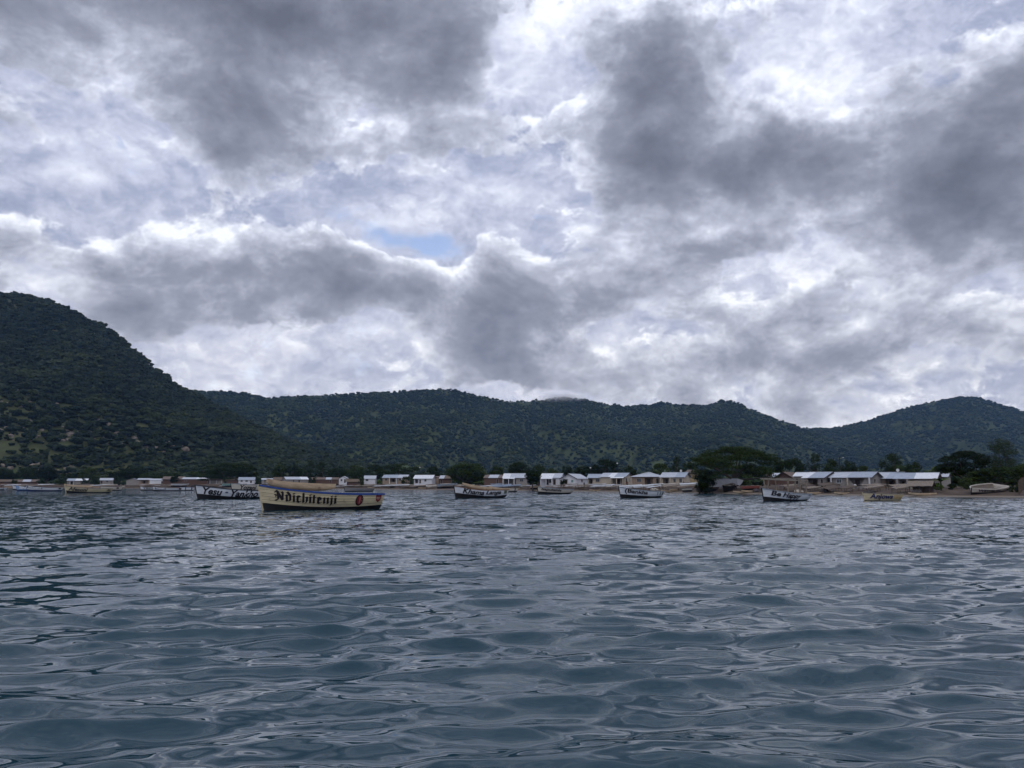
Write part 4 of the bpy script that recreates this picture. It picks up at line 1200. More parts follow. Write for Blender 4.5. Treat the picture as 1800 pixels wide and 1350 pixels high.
# --- right-hand stretch
def brace_ext(root, w, he, hr, x0):
    for (xa, xb) in ((x0 + w * .46, x0 + w * .60), (x0 + w * .86, x0 + w * .72)):
        mb = MB()
        mb.add([(xa, .02, .0), (xb, .02, .0), (xa, .02, he * .88), (xa, .18, .0), (xb, .18, .0), (xa, .18, he * .88)], [(0, 1, 2), (3, 5, 4), (0, 3, 4, 1), (1, 4, 5, 2), (2, 5, 3, 0)])
        mb.build('veranda_wing_wall', W_GREY, root)
house('long grey house with pale iron roof and slanting veranda wing walls', 1464, 1527, 158, 855.5, 839.5, 831.0, W_GREY, [(.42, iron), (.58, iron_blue)], turn=17, depth=7.5,
      holes=[('pale_window', .15, .27, .42, .80), Po(.46, .86)], side_holes=[Wn(.30, .42)], posts=[(.02, W_WHITE, .96), (.985, W_WHITE, .96), (.44, W_BEIGE, .96)], over=.45, ext=brace_ext)
house('grey house with open veranda and half bright half blue-grey roof', 1415, 1446, 161, 856, 840, 831.2, W_GREY, [(.30, iron_new), (.70, iron_blue)], turn=22, depth=8.0, holes=[Po(.22, .74), D_(.88, .98)], side_holes=[Wn(.42, .58), Wn(.76, .88)], over=.5)
house('low grey house behind with a bright white iron roof', 1397, 1420, 172, 851, 837.5, 831.5, W_GREY, iron_new, turn=14, depth=5, holes=[D_(.12, .3)], over=.3)
house('rusty roofed brick house with its gable to the lake beside the big tree', 1364, 1392, 186, 847, 839.5, 830.5, W_BRICK, iron_rust, turn=18, depth=7, kind='front', holes=[('window', .55, .72, .3, .7)], over=.5)
house('small shack with broken pale roof sheets right under the big tree', 1346, 1364, 190, 847, 839, 833, W_BRICK, [(.5, iron_rust), (.5, iron)], turn=10, depth=4, kind='shed', over=.4)
house('grey house with sagging iron roof behind the yellow boat', 1541, 1577, 160, 856.5, 841, 831.5, W_TAN, [(.5, iron), (.5, iron_blue)], turn=12, depth=8, holes=[Po(.45, .92)], over=.6, posts=[(.97, W_GREY, .96)], dish=.82)
house('long house with bright iron roof and grey square pillars near the sandy clearing', 1579, 1640, 147, 859, 841.5, 832.5, W_GREY, [(.48, iron_blue), (.52, iron_new)], turn=8, depth=6.5, holes=[Po(.10, .26), Po(.36, .62), ('window', .74, .86, .45, .80)], over=.45, posts=[(.05, W_GREY, .97), (.31, W_GREY, .97)])
house('small iron-roofed house half hidden by the dark trees at the clearing', 1644, 1664, 178, 850, 838.5, 833.2, W_GREY, iron, turn=8, depth=5, over=.3)

# --- middle stretch
house('tan brick house with a broad hipped iron roof', 1112, 1161, 214, 853, 838.5, 831, W_TAN, [(.5, iron), (.5, iron_blue)], turn=10, depth=8, kind='hip', holes=[('window', .17, .31, .40, .80), Po(.44, .72), D_(.84, .93)], over=.45)
house('beige and white house with a satellite dish on its iron roof', 1162, 1202, 208, 853, 839, 831.5, W_BEIGE, [(.60, iron), (.40, iron_blue)], turn=14, depth=7, holes=[Po(.10, .36), ('window', .55, .64, .4, .8), ('window', .80, .90, .35, .8)], over=.4, posts=[(.02, W_BEIGE, .96), (.42, W_BEIGE, .96)], dish=.74)
house('tall ochre house with brown roof just left of the big tree', 1205, 1222, 216, 850, 832.5, 827, mat('ochre_wall', (.33, .26, .15), .9, .15, 1.2, stain=((.2, .15, .1), .8, .6)), iron_rust, turn=10, depth=6, kind='shed', holes=[('window', .3, .5, .45, .75)], over=.4)
house('pale yellow house with green veranda and bright awning sheets', 1056, 1098, 226, 852, 838.5, 832.3, W_BEIGE, [(.34, iron), (.22, iron_new), (.44, iron_blue)], turn=18, depth=7.5, holes=[Po(.50, .95)], side_holes=[D_(.10, .26), ('shutter', .5, .66, .35, .8)], over=.4, awning=(.45, 1.0, iron_new, -.05, W_BEIGE))
house('small house with blue-grey roof and dark veranda between the white and yellow houses', 1034, 1057, 232, 851.5, 840, 834.2, W_BEIGE, iron_blue, turn=10, depth=6, holes=[Po(.05, .36), ('window', .58, .84, .40, .82)], over=.45)
house('white house with its gable to the lake and an open corner veranda', 986, 1013, 243, 852, 841, 833.8, W_WHITE, iron, turn=20, depth=11, kind='front', holes=[Po(.10, .44), ('shutter', .66, .80, .35, .75)], side_holes=[Wn(.42, .54)], over=.4)
house('white house with dark doorway under bright awning sheets', 950, 984, 247, 852.5, 840, 833.2, W_WHITE, [(.62, iron_new), (.38, iron)], turn=14, depth=7, holes=[D_(.30, .42), ('window', .46, .56, .3, .82), D_(.66, .78)], over=.35, awning=(.05, .66, iron_new, -.05))
house('grey house with white veranda columns left of the small front tree', 885, 926, 262, 851, 840, 833.2, W_GREY, [(.3, iron_new), (.7, iron)], turn=8, depth=7, holes=[Po(.04, .40), ('door', .45, .53, 0, .8), ('window', .70, .84, .40, .78)], over=.4, awning=(.0, .5, iron_new, -.02, W_WHITE))
house('brick shed behind low walls with a small pale roof', 851, 882, 276, 850.5, 840.5, 835.5, W_BRICK, [(.25, iron_rust), (.5, iron), (.25, iron_rust)], turn=6, depth=6, kind='shed', over=.3, holes=[D_(.7, .8)])
house('white house with bright roof and dark side porch', 728, 759, 292, 849.8, 841.2, 835.8, W_WHITE, iron_new, turn=12, depth=6.5, holes=[Po(.04, .24), ('door', .30, .38, 0, .75), Wn(.58, .68)], over=.4)
house('bare grey brick house joined to the white house', 760, 772, 300, 850, 839.5, 837.8, W_TAN, iron_rust, turn=8, depth=5, kind='shed', over=.1)
house('low thatched brick shack beside the round tree', 773, 792, 298, 850.5, 841.5, 836.8, W_BRICK, [(.4, iron), (.6, thatch)], turn=6, depth=5, kind='shed', holes=[D_(.1, .25)], over=.35)
house('brown walled house with grey roof and white porch front', 673, 714, 312, 848.2, 840, 835.2, W_TAN, [(.6, iron_blue), (.4, iron)], turn=14, depth=6.5, holes=[Po(.32, .56), Wn(.10, .20), Wn(.68, .78)], over=.35, posts=[(.30, W_WHITE, .95), (.58, W_WHITE, .95), (.80, W_WHITE, .95)])
house('small white house with a dark square window and pale roof', 640, 659, 325, 848, 841.5, 836.6, W_WHITE, iron, turn=8, depth=5, holes=[Wn(.16, .38)], over=.3)
house('narrow white house with blue windows facing the lake', 596, 609, 330, 849, 841, 837.8, W_WHITE, iron, turn=10, depth=5, kind='front', holes=[Wn(.22, .42), D_(.68, .86)], over=.15)
house('low brown thatched shack right of the narrow white house', 610, 634, 322, 850, 846.5, 842.5, W_BRICK, thatch, turn=6, depth=4.5, over=.5)
house('long brick house with brown roof above the canoe', 546, 593, 348, 848, 843, 839.6, W_BRICK, [(.55, iron_rust), (.2, iron), (.25, iron_rust)], turn=6, depth=6, over=.3, holes=[D_(.7, .76)])
house('grey house with pale roof and white gable end above the cream boat', 504, 541, 352, 848.5, 842.8, 838.8, W_GREY, [(.66, iron), (.34, iron_new)], turn=-16, depth=6, holes=[('window', .3, .36, .3, .8), D_(.55, .62)], over=.3)
house('dark thatched shack left of the grey gabled house', 481, 499, 356, 848.5, 843.5, 839.3, W_BRICK, thatch, turn=8, depth=5, over=.4)
house('small house with thin pale roof and white posts', 459, 478, 366, 848.5, 843.6, 841.2, W_GREY, iron, turn=8, depth=5, kind='shed', over=.4, posts=[(.2, W_WHITE, .95), (.55, W_WHITE, .95)])

# --- left stretch
house('white house with grey roof and three dark windows right of the umbrella tree', 420, 446, 372, 849, 843.6, 839.4, W_WHITE, iron_blue, turn=6, depth=6, holes=[Wn(.14, .26), Wn(.44, .58), ('door', .74, .84, .0, .75)], over=.3)
house('dark brown house under the right side of the umbrella tree', 399, 418, 376, 849, 844, 841, W_BRICK, iron_rust, turn=6, depth=5, kind='shed', over=.4)
house('small grey house with white posts under the umbrella tree', 369, 392, 384, 848.5, 844.2, 842.2, W_GREY, iron_rust, turn=6, depth=5, kind='shed', over=.3, posts=[(.05, W_WHITE, .95), (.5, W_WHITE, .95), (.85, W_WHITE, .95)])
house('long red brick house with pale roof left of the umbrella tree', 322, 366, 398, 850, 842.6, 839.8, W_BRICK, [(.5, iron), (.5, iron_new)], turn=6, depth=6, kind='shed', holes=[Wn(.10, .16), D_(.93, .98)], over=.25)
house('brown house with tilted weathered roof', 288, 320, 404, 849.5, 842.6, 838.4, W_BRICK, iron_rust, turn=6, depth=6, kind='shed', holes=[Wn(.5, .6)], over=.5)
house('white walled house with pale roof behind the white boats', 264, 287, 402, 853, 844.5, 842, W_WHITE, iron, turn=10, depth=6, holes=[D_(.8, .9)], over=.2)
house('long house with a thin pale roof behind brown racks', 243, 263, 412, 850.5, 843.6, 841.4, W_TAN, iron, turn=6, depth=5, kind='shed', over=.4, holes=[Po(.3, .8)])
house('plain grey walled house left of the white walled house', 223, 242, 410, 851.5, 844.2, 841.5, W_GREY, iron_blue, turn=8, depth=6, kind='front', over=.2)
house('grey house with bright roof behind the Afesoni boat', 177, 196, 414, 850, 844.2, 840.9, W_GREY, iron, turn=6, depth=5, holes=[D_(.05, .2), Wn(.5, .65)], over=.35)
house('grey house with two white posts above the Afesoni boat', 120, 150, 420, 852, 845.4, 842, W_GREY, [(.4, iron_blue), (.6, iron_new)], turn=6, depth=6, kind='shed', holes=[Po(.1, .4)], over=.35, posts=[(.15, W_WHITE, .95), (.34, W_WHITE, .95)])
house('low brown shack with patched roof at the left shore', 25, 62, 425, 851, 847, 843.6, W_BRICK, [(.4, iron_rust), (.3, iron), (.3, iron_rust)], turn=6, depth=6, kind='shed', over=.4)
house('dark low hut at the far left shore', -14, 16, 428, 851, 846.5, 843.2, W_BRICK, thatch, turn=6, depth=6, over=.5)
# ------------------------------------------------------------------ trees and bushes
bark = mat('grey_brown_bark', (.060, .048, .040), 0.95, 0.35, 4, stretch=(3, 3, .6), bump=0.4)
LEAF = {
    'deep': leafmat('leaf_deep_green', (.006, .012, .004), (.016, .029, .008), (.045, .068, .015)),
    'mid': leafmat('leaf_mid_green', (.011, .020, .006), (.024, .040, .011), (.052, .074, .018)),
    'pale': leafmat('leaf_grey_green', (.028, .042, .018), (.050, .068, .030), (.085, .105, .048)),
    'fresh': leafmat('leaf_fresh_green', (.022, .045, .008), (.050, .088, .014), (.095, .135, .025)),
}

def tree(label, px0, px1, ytop, ybase, Y, kind='round', leaf='deep', seed=1, name='broadleaf_tree', cat='tree', group='trees around the village', dens=1.0, bare=0.28):
    k = Y / 1341.0
    pm = (px0 + px1) / 2
    w, h = (px1 - px0) * k, (ybase - ytop) * k
    base = at(pm, ybase, Y); g = gz(base.x, Y)
    drop = base.z - g                                   # root it in the ground
    base.z = g - .05; h = h + max(drop, 0) if drop > 0 else max(h * .6, h + drop)
    r_ = np.random.default_rng(seed * 7 + 3); rr = random.Random(seed)
    root = thing(name, label, cat, base, rr.uniform(0, 6.28) if kind != 'umbrella' else 0.0, group)
    cl = []
    if kind == 'umbrella':
        n = int(46 * dens)
        for i in range(n):
            a = rr.uniform(0, 2 * pi); q = sqrt(rr.uniform(0.0, 1.0))
            lay = rr.choice((1.0, 1.0, .82, .64, .48)) if q > .35 else 1.0
            top = h * (.55 + .43 * sqrt(max(0, 1 - q * q * .98))) * lay + h * rr.uniform(-.04, .03)
            cl.append((cos(a) * q * w * .46, sin(a) * q * w * .40, max(top, h * bare) - h * .05, w * rr.uniform(.07, .13), h * rr.uniform(.035, .07)))
    elif kind == 'round':
        n = int(34 * dens)
        for i in range(n):
            a = rr.uniform(0, 2 * pi); u = rr.uniform(-1, 1); q = rr.uniform(.55, 1) ** .5
            s_ = sqrt(1 - u * u)
            cl.append((cos(a) * s_ * q * w * .40, sin(a) * s_ * q * w * .40, h * (bare + (1 - bare) * (.5 + .44 * u * q)), w * rr.uniform(.10, .18), h * rr.uniform(.07, .13)))
    elif kind == 'loose':
        n = int(26 * dens)
        for i in range(n):
            a = rr.uniform(0, 2 * pi); u = rr.uniform(0, 1); q = rr.uniform(.2, 1)
            wd = sin(pi * (0.15 + .75 * u)) 
            cl.append((cos(a) * q * wd * w * .44, sin(a) * q * wd * w * .44, h * (bare + (1 - bare) * u * .95), w * rr.uniform(.08, .15), h * rr.uniform(.05, .09)))
    else:  # bush
        n = int(16 * dens)
        for i in range(n):
            a = rr.uniform(0, 2 * pi); u = rr.uniform(.05, .9); q = rr.uniform(.1, 1) ** .5
            cl.append((cos(a) * q * w * .36 * (1.1 - u * .5), sin(a) * q * w * .36, h * (.10 + u * .78), w * rr.uniform(.12, .20), h * rr.uniform(.10, .18)))
    ls = max(.17, .0017 * Y) * (1.0 if kind != 'loose' else .8)
    V, F = [], []
    for (cx, cy, cz, rx, rz_) in cl:
        m = int(np.clip(9.0 * (rx * rx + 2 * rx * rz_) / (ls * ls) * (1 if kind != 'loose' else .55), 26, 330))
        d = r_.normal(size=(m, 3)); d /= np.linalg.norm(d, axis=1)[:, None]
        q = r_.uniform(.35, 1.08, m) ** .6
        P_ = np.array([cx, cy, cz]) + d * q[:, None] * np.array([rx, rx, rz_])
        nm = d * np.array([.5, .5, 1.0]) + r_.normal(0, .55, (m, 3)) + np.array([0, 0, .35]); nm /= np.linalg.norm(nm, axis=1)[:, None]
        t = np.cross(nm, r_.normal(size=(m, 3))); t /= np.linalg.norm(t, axis=1)[:, None]
        b_ = np.cross(nm, t)
        sz = ls * r_.uniform(.5, 1.15, m)[:, None]
        V.append(np.stack([P_ - t * sz * .5, P_ - b_ * sz * .34 + nm * sz * .08, P_ + t * sz * .5, P_ + b_ * sz * .34 + nm * sz * .08], 1).reshape(-1, 3))
    V = np.concatenate(V); F = np.arange(len(V)).reshape(-1, 4)
    np_mesh('crown', V, F, LEAF[leaf], root)
    mb = MB()
    tr = max(.06, min(.5, w * .028 + h * .01))
    lean = rr.uniform(-.04, .04) * h
    fork = Vector((lean, 0, h * (bare * .9 + .08)))
    if kind != 'bush':
        mb.tube([(0, 0, -.3), (lean * .3, 0, fork.z * .5), fork], [tr * 1.35, tr, tr * .8], 7)
        for q in rr.sample(cl, min(len(cl), 8)):
            e_ = Vector(q[:3]); mid = fork.lerp(e_, .5) + Vector((0, 0, -.04 * h))
            mb.tube([fork - Vector((0, 0, tr)), mid, e_], [tr * .6, tr * .38, tr * .12], 5)
    else:
        for q in rr.sample(cl, min(len(cl), 6)):
            mb.tube([(0, 0, -.2), Vector(q[:3]) * .5 + Vector((0, 0, .1 * h)), q[:3]], [tr * .6, tr * .4, tr * .15], 4)
    mb.build('trunk', bark, root)
    return root

# right
tree('huge dark umbrella tree spreading over the beach', 1217, 1366, 785, 857, 172, 'umbrella', 'deep', 5, dens=2.6, bare=.20, name='umbrella_tree')
tree('low drooping tree at the left foot of the huge umbrella tree', 1216, 1262, 822, 857, 170, 'bush', 'deep', 6, dens=1.6, name='drooping_tree')
tree('dark tree right behind the huge umbrella tree, above the brick gable', 1358, 1418, 806, 845, 205, 'round', 'deep', 7)
tree('tall loose tree above the bright white roof', 1418, 1452, 797, 845, 212, 'loose', 'mid', 8, dens=1.5)
tree('bushy tree left of the dark utility pole', 1446, 1478, 807, 845, 206, 'round', 'mid', 9)
tree('bushy tree right of the dark utility pole', 1478, 1508, 810, 845, 208, 'round', 'mid', 10)
tree('low tree over the right end of the long grey house', 1503, 1532, 819, 845, 210, 'round', 'mid', 11)
tree('two-headed dark tree behind the sagging iron roof', 1547, 1594, 796, 845, 190, 'loose', 'deep', 12, dens=2.2, bare=.2)
tree('small mid green tree right of the two-headed dark tree', 1591, 1622, 811, 845, 205, 'round', 'mid', 13)
tree('broad dark tree at the left of the sandy clearing', 1650, 1748, 793, 858, 150, 'umbrella', 'deep', 14, dens=1.9, bare=.14, name='umbrella_tree')
tree('tall grey-green tree rising above the others at the right edge', 1738, 1793, 770, 850, 215, 'loose', 'pale', 15, dens=2.6, bare=.15)
tree('flat-topped tree over the beached boat', 1710, 1812, 821, 862, 140, 'umbrella', 'deep', 16, dens=1.8, bare=.16, name='umbrella_tree')
tree('tree cut by the right edge of the view', 1780, 1840, 815, 862, 150, 'round', 'mid', 17)
tree('round green bush behind the sandy clearing', 1686, 1711, 837, 860, 139, 'bush', 'mid', 18, dens=1.3, name='bush', cat='bush')
tree('low dark bush left of the beached boat', 1718, 1741, 846, 858, 138, 'bush', 'deep', 19, name='bush', cat='bush')
tree('leafy bush right of the beached boat', 1763, 1782, 850, 866, 131, 'bush', 'mid', 20, name='bush', cat='bush')
tree('leafy bush at the water right of the beached boat', 1777, 1797, 852, 872, 126, 'bush', 'mid', 21, dens=1.3, name='bush', cat='bush')
tree('green bush between the long house and the banana plant', 1636, 1658, 846, 864, 137, 'bush', 'fresh', 22, dens=1.2, name='bush', cat='bush')
tree('dark bush right of the banana plant', 1664, 1684, 848, 864, 138, 'bush', 'mid', 23, name='bush', cat='bush')
# middle
tree('tree above the ochre house beside the huge umbrella tree', 1199, 1228, 810, 848, 232, 'round', 'deep', 24)
tree('tall narrow tree behind the roof with the dish', 1178, 1203, 803, 848, 236, 'loose', 'mid', 25, dens=2.0)
tree('low tree behind the hipped roof', 1143, 1182, 815, 848, 246, 'round', 'mid', 26)
tree('small tree between the yellow house and the hipped house', 1095, 1120, 818, 848, 252, 'round', 'mid', 27)
tree('broad layered tree behind the yellow house', 1040, 1095, 807, 848, 262, 'umbrella', 'deep', 28, dens=1.4, bare=.2)
tree('olive tree behind the blue-grey roof', 1009, 1042, 819, 848, 268, 'round', 'mid', 29)
tree('small dark upright tree behind the white gable', 985, 1007, 818, 848, 270, 'round', 'deep', 30)
tree('pale low tree between the white roofs', 950, 986, 823, 848, 276, 'round', 'mid', 31)
tree('dark tree over the white awning house', 934, 958, 815, 848, 280, 'round', 'deep', 32)
tree('round dark tree behind the house with white columns', 893, 937, 812, 848, 290, 'round', 'deep', 33, dens=1.3)
tree('small leafy tree standing in front of the white awning house', 922, 951, 826, 854, 240, 'round', 'deep', 34, dens=1.2, bare=.34, group='trees around the village')
tree('small tree above the brick shed', 861, 886, 817, 848, 300, 'round', 'deep', 35)
tree('big round tree on the beach above the Khama Langa boat', 784, 858, 812, 852, 288, 'round', 'deep', 36, dens=1.6, bare=.12)
tree('small tree behind the bright-roofed white house', 748, 778, 819, 848, 318, 'round', 'mid', 37)
tree('wide flat tree behind the brown and white house', 668, 737, 812, 846, 335, 'umbrella', 'deep', 38, dens=1.2, bare=.2)
tree('low tree between the flat tree and the white house', 725, 752, 826, 848, 322, 'bush', 'deep', 39)
tree('small tree in front of the brown and white house', 703, 728, 834, 849, 308, 'bush', 'mid', 40)
tree('dark tree above the small white house with the square window', 643, 674, 816, 848, 340, 'round', 'deep', 41)
tree('tree above the narrow white house', 608, 646, 817, 847, 345, 'round', 'mid', 42)
tree('low tree behind the long brown roof', 575, 612, 822, 847, 372, 'round', 'mid', 43)
tree('loose tree above the canoe', 548, 582, 812, 847, 380, 'loose', 'mid', 44, dens=1.4)
tree('tall loose tree over the grey gabled house', 527, 556, 806, 847, 384, 'loose', 'mid', 45, dens=1.7)
tree('dark tree left of the tall loose tree', 501, 530, 817, 847, 378, 'round', 'deep', 46)
tree('dark tree over the thatched shack', 476, 506, 818, 848, 376, 'round', 'deep', 47)
# left
tree('dark umbrella tree over the left part of the village', 354, 452, 813, 851, 388, 'umbrella', 'deep', 48, dens=2.0, bare=.10, name='umbrella_tree')
tree('low tree left of the dark umbrella tree', 322, 358, 829, 848, 425, 'round', 'mid', 49)
tree('low dark tree behind the tilted weathered roof', 282, 322, 831, 849, 432, 'round', 'deep', 50)
tree('low rounded tree behind the white walled house', 244, 284, 830, 849, 436, 'round', 'deep', 51)
tree('dark spreading tree behind the plain grey house', 206, 250, 823, 850, 440, 'round', 'deep', 52, dens=1.3)
tree('dark tree right of the bright-roofed grey house', 190, 216, 828, 850, 436, 'round', 'deep', 53)
tree('dark bush beside the house with two white posts', 141, 156, 838, 852, 416, 'bush', 'deep', 54)
tree('tree above the Afesoni boat', 138, 174, 823, 850, 446, 'round', 'mid', 55)
tree('low tree left of the house with two white posts', 104, 130, 832, 851, 446, 'round', 'mid', 56)
tree('dark tree behind the FITAMIKE boat', 62, 102, 821, 852, 444, 'round', 'deep', 57, dens=1.3)
tree('mid green tree over the patched shack', 30, 66, 822, 851, 448, 'round', 'mid', 58, dens=1.2)
tree('dark tree at the left edge of the shore', -16, 28, 826, 851, 450, 'round', 'deep', 59, dens=1.2)

tree('green bush at the left end of the patched shack', 18, 32, 840, 853, 418, 'bush', 'mid', 81, name='bush', cat='bush')
tree('dark bush at the right end of the patched shack', 64, 82, 838, 853, 418, 'bush', 'deep', 82, name='bush', cat='bush')
tree('green bush left of the house with two white posts', 100, 118, 838, 853, 416, 'bush', 'mid', 83, name='bush', cat='bush')
tree('bush between the two grey houses above the Afesoni boat', 157, 175, 837, 852, 412, 'bush', 'mid', 84, name='bush', cat='bush')
tree('dark bush right of the bright-roofed grey house', 200, 220, 836, 852, 411, 'bush', 'deep', 85, name='bush', cat='bush')
tree('small dark tree in front of the tilted weathered roof', 298, 314, 836, 852, 400, 'round', 'deep', 86, name='bush', cat='bush')
tree('bush right of the small house with white posts', 447, 460, 838, 850, 364, 'bush', 'deep', 87, name='bush', cat='bush')
tree('bush at the right end of the grey gabled house', 541, 556, 838, 850, 346, 'bush', 'mid', 88, name='bush', cat='bush')
tree('bush right of the low brown thatched shack', 628, 642, 837, 850, 318, 'bush', 'deep', 89, name='bush', cat='bush')
tree('bush between the white awning house and the white gabled house', 984, 994, 842, 854, 240, 'bush', 'mid', 90, name='bush', cat='bush')

# a wider belt of low growth on the plain at the foot of the hills
br = np.random.default_rng(4)
bpx = br.uniform(-300, 2100, 2600); bY = np.interp((bpx - 900) / 1341, SH_T, SH_Y) + br.uniform(55, 420, 2600) ** 1.0
bX = (bpx - 900) / 1341 * bY
belt_c = proto_collection('belt_shrub', [lump(71 + k, 5, LEAF['mid'], .38, .62) for k in range(4)])
scatter('shrubs', np.stack([bX, bY, gza(bX, bY) - .1], 1), np.exp(br.normal(1.1, .35, 2600)), belt_c, 3, label='low shrubs on the plain behind the village', cat='shrubs')

def banana(label, px, ytop, ybase, Y, seed):
    k = Y / 1341.0; h = (ybase - ytop) * k
    base = at(px, ybase, Y); base.z = gz(base.x, Y) - .05
    rr = random.Random(seed)
    root = thing('banana_plant', label, 'plant', base, 0)
    mb = MB(); mb.tube([(0, 0, -.2), (.02, 0, h * .3), (0, .02, h * .5)], [.16, .13, .09], 8); mb.build('stem', LEAF['pale'], root)
    for q in range(9):
        a = q * 2.4 + rr.uniform(-.3, .3); L = h * rr.uniform(.42, .62); up_ = rr.uniform(.6, 1.25)
        rows = []
        for i in range(8):
            t = i / 7; r = L * t * cos(up_ * (1 - t * .9)); z = h * .48 + L * (sin(up_) * t - .55 * t * t)
            wd = .22 * h * .35 * sin(pi * min(1, t * .92 + .08)) ** .7
            c = Vector((cos(a) * r, sin(a) * r, z)); sd = Vector((-sin(a), cos(a), 0)) * wd
            rows.append([c - sd - Vector((0, 0, wd * .3)), c, c + sd - Vector((0, 0, wd * .3))])
        mb = MB(); mb.grid(rows); mb.build('leaf', LEAF['fresh'], root, smooth=True)
    return root
banana('green banana plant beside the long house with bright roof', 1655, 832, 865, 134, 3)
# ------------------------------------------------------------------ things on the beach
reed = mat('weathered_reed_mat', (.20, .165, .135), 0.95, 0.35, 3, stretch=(8, 1, 1), bump=0.5, bscale=30)
reed_pale = mat('pale_reed_mat', (.34, .31, .27), 0.95, 0.3, 3, stretch=(8, 1, 1), bump=0.4, bscale=30)
reed_dark = mat('dark_reed_mat', (.095, .072, .058), 0.95, 0.35, 3, stretch=(8, 1, 1), bump=0.5, bscale=30)
net_blue = mat('blue_grey_netting', (.17, .215, .28), 0.9, 0.3, 4, bump=0.4, bscale=25)
net_pale = mat('pale_netting', (.42, .44, .46), 0.9, 0.2, 4, bump=0.4, bscale=25)
stick = mat('rack_pole_wood', (.085, .062, .048), 0.95, 0.3, 4)

def rack(label, px0, d0, px1, d1, wid, m, seed, hgt=.95, group='fish drying racks on the beach', tilt=0.0):
    """long low table of reeds on poles; ends given by picture column and distance up the beach"""
    rr = random.Random(seed)
    Y0, Y1 = shoreY(px0) + d0, shoreY(px1) + d1
    A = Vector(((px0 - 900) / 1341 * Y0, Y0, 0)); B = Vector(((px1 - 900) / 1341 * Y1, Y1, 0))
    A.z, B.z = max(gz(A.x, A.y), .0) + hgt, max(gz(B.x, B.y), .0) + hgt
    d = B - A; L = d.length
    root = thing('drying_rack', label, 'drying rack', (A.x, A.y, A.z - hgt), 0, group)
    o = Vector((A.x, A.y, A.z - hgt))
    dn = d.normalized(); sd = dn.cross(Vector((0, 0, 1))).normalized()
    n = max(4, int(L / 1.1))
    rows = []
    for i in range(n + 1):
        t = i / n; c = A + d * t - o
        r = []
        for j in range(5):
            s_ = (j / 4 - .5) * wid
            r.append(c + sd * (s_ + rr.uniform(-.05, .05)) + Vector((0, 0, rr.uniform(-.05, .05) - .10 * sin(pi * ((t * n / 2) % 1)) * (1 - abs(j - 2) / 2) + tilt * s_)))
        rows.append(r)
    mb = MB(); mb.grid(rows); mb.grid([[p - Vector((0, 0, .05)) for p in r[::-1]] for r in rows])
    for e in (0, 4): mb.grid([[r[e], r[e] - Vector((0, 0, .05))] for r in rows])
    for e in (0, n): mb.grid([[p, p - Vector((0, 0, .05))] for p in rows[e]])
    mb.build('reed_top', m, root)
    for side in (-1, 1):
        mb = MB(); mb.tube([A - o + sd * side * wid * .44 - Vector((0, 0, .09)), B - o + sd * side * wid * .44 - Vector((0, 0, .09))], .05, 5); mb.build('rail', stick, root)
    nl = max(2, int(L / 2.0) + 1)
    for i in range(nl):
        t = i / (nl - 1) * .96 + .02
        for side in (-1, 1):
            p = A + d * t + sd * side * wid * .44
            g = gz(p.x, p.y)
            mb = MB(); mb.tube([Vector((p.x + rr.uniform(-.08, .08), p.y, g - .15)) - o, p - o - Vector((0, 0, .06))], .045, 5); mb.build('leg', stick, root)

rk_rng = random.Random(12)
STRETCH = [  # (px from, px to, step, place, family of covers)
    (0, 118, 15, 'at the far left shore', 'any'), (150, 262, 15, 'before the plain grey house', 'any'), (268, 345, 16, 'before the red brick house', 'any'),
    (352, 455, 15, 'under the left umbrella tree', 'any'), (480, 600, 17, 'behind the Ndichitenji boat', 'any'), (606, 720, 17, 'before the brown and white house', 'any'),
    (722, 800, 17, 'before the bright-roofed white house', 'any'), (838, 925, 18, 'behind the Khama Langa boat', 'blue'), (960, 1030, 19, 'before the white gabled house', 'brown'),
    (1034, 1150, 19, 'behind the Bankha boat', 'pale'), (1160, 1210, 21, 'below the house with the dish', 'any'), (1370, 1460, 26, 'behind the Be Happy boat', 'brown'),
    (1470, 1600, 30, 'behind the Anjowa boat', 'brown'),
]
LOOK = {'weathered_reed_mat': 'grey-brown reed', 'pale_reed_mat': 'pale reed', 'dark_reed_mat': 'dark reed', 'blue_grey_netting': 'blue-grey net covered', 'pale_netting': 'pale net covered'}
ORD = ['first', 'second', 'third', 'fourth', 'fifth', 'sixth', 'seventh', 'eighth', 'ninth', 'tenth']
for si, (p0, p1, st, lab, fam) in enumerate(STRETCH):
    px = p0
    q = 0
    cnt = [0, 0]
    while px < p1:
        for row, (da, db) in enumerate(((1.6, 6.5), (8.0, 15.0))):
            if row == 1 and rk_rng.random() < .25: continue
            run = rk_rng.uniform(20, 34) * (1.25 if 600 < px < 1120 else 1.0)
            m = rk_rng.choice({'blue': (net_blue, net_pale, reed_pale, net_blue), 'pale': (net_pale, reed_pale, reed, net_pale), 'brown': (reed_dark, reed, reed)}.get(fam, (reed, reed_pale, reed_dark, reed, net_pale) if px > 460 else (reed_dark, reed, reed_dark, net_pale)))
            l_ = LOOK[m.name] + ' drying rack, ' + ORD[cnt[row]] + ' in the ' + ('front', 'back')[row] + ' row ' + lab
            cnt[row] += 1
            rack(l_, px + rk_rng.uniform(-4, 4), da + rk_rng.uniform(0, 2), px + run, db + rk_rng.uniform(0, 2), rk_rng.uniform(1.3, 2.0), m, si * 100 + q, hgt=rk_rng.uniform(.75, 1.05), tilt=-rk_rng.uniform(.08, .38))
            q += 1
        px += st * rk_rng.uniform(1.15, 1.6)

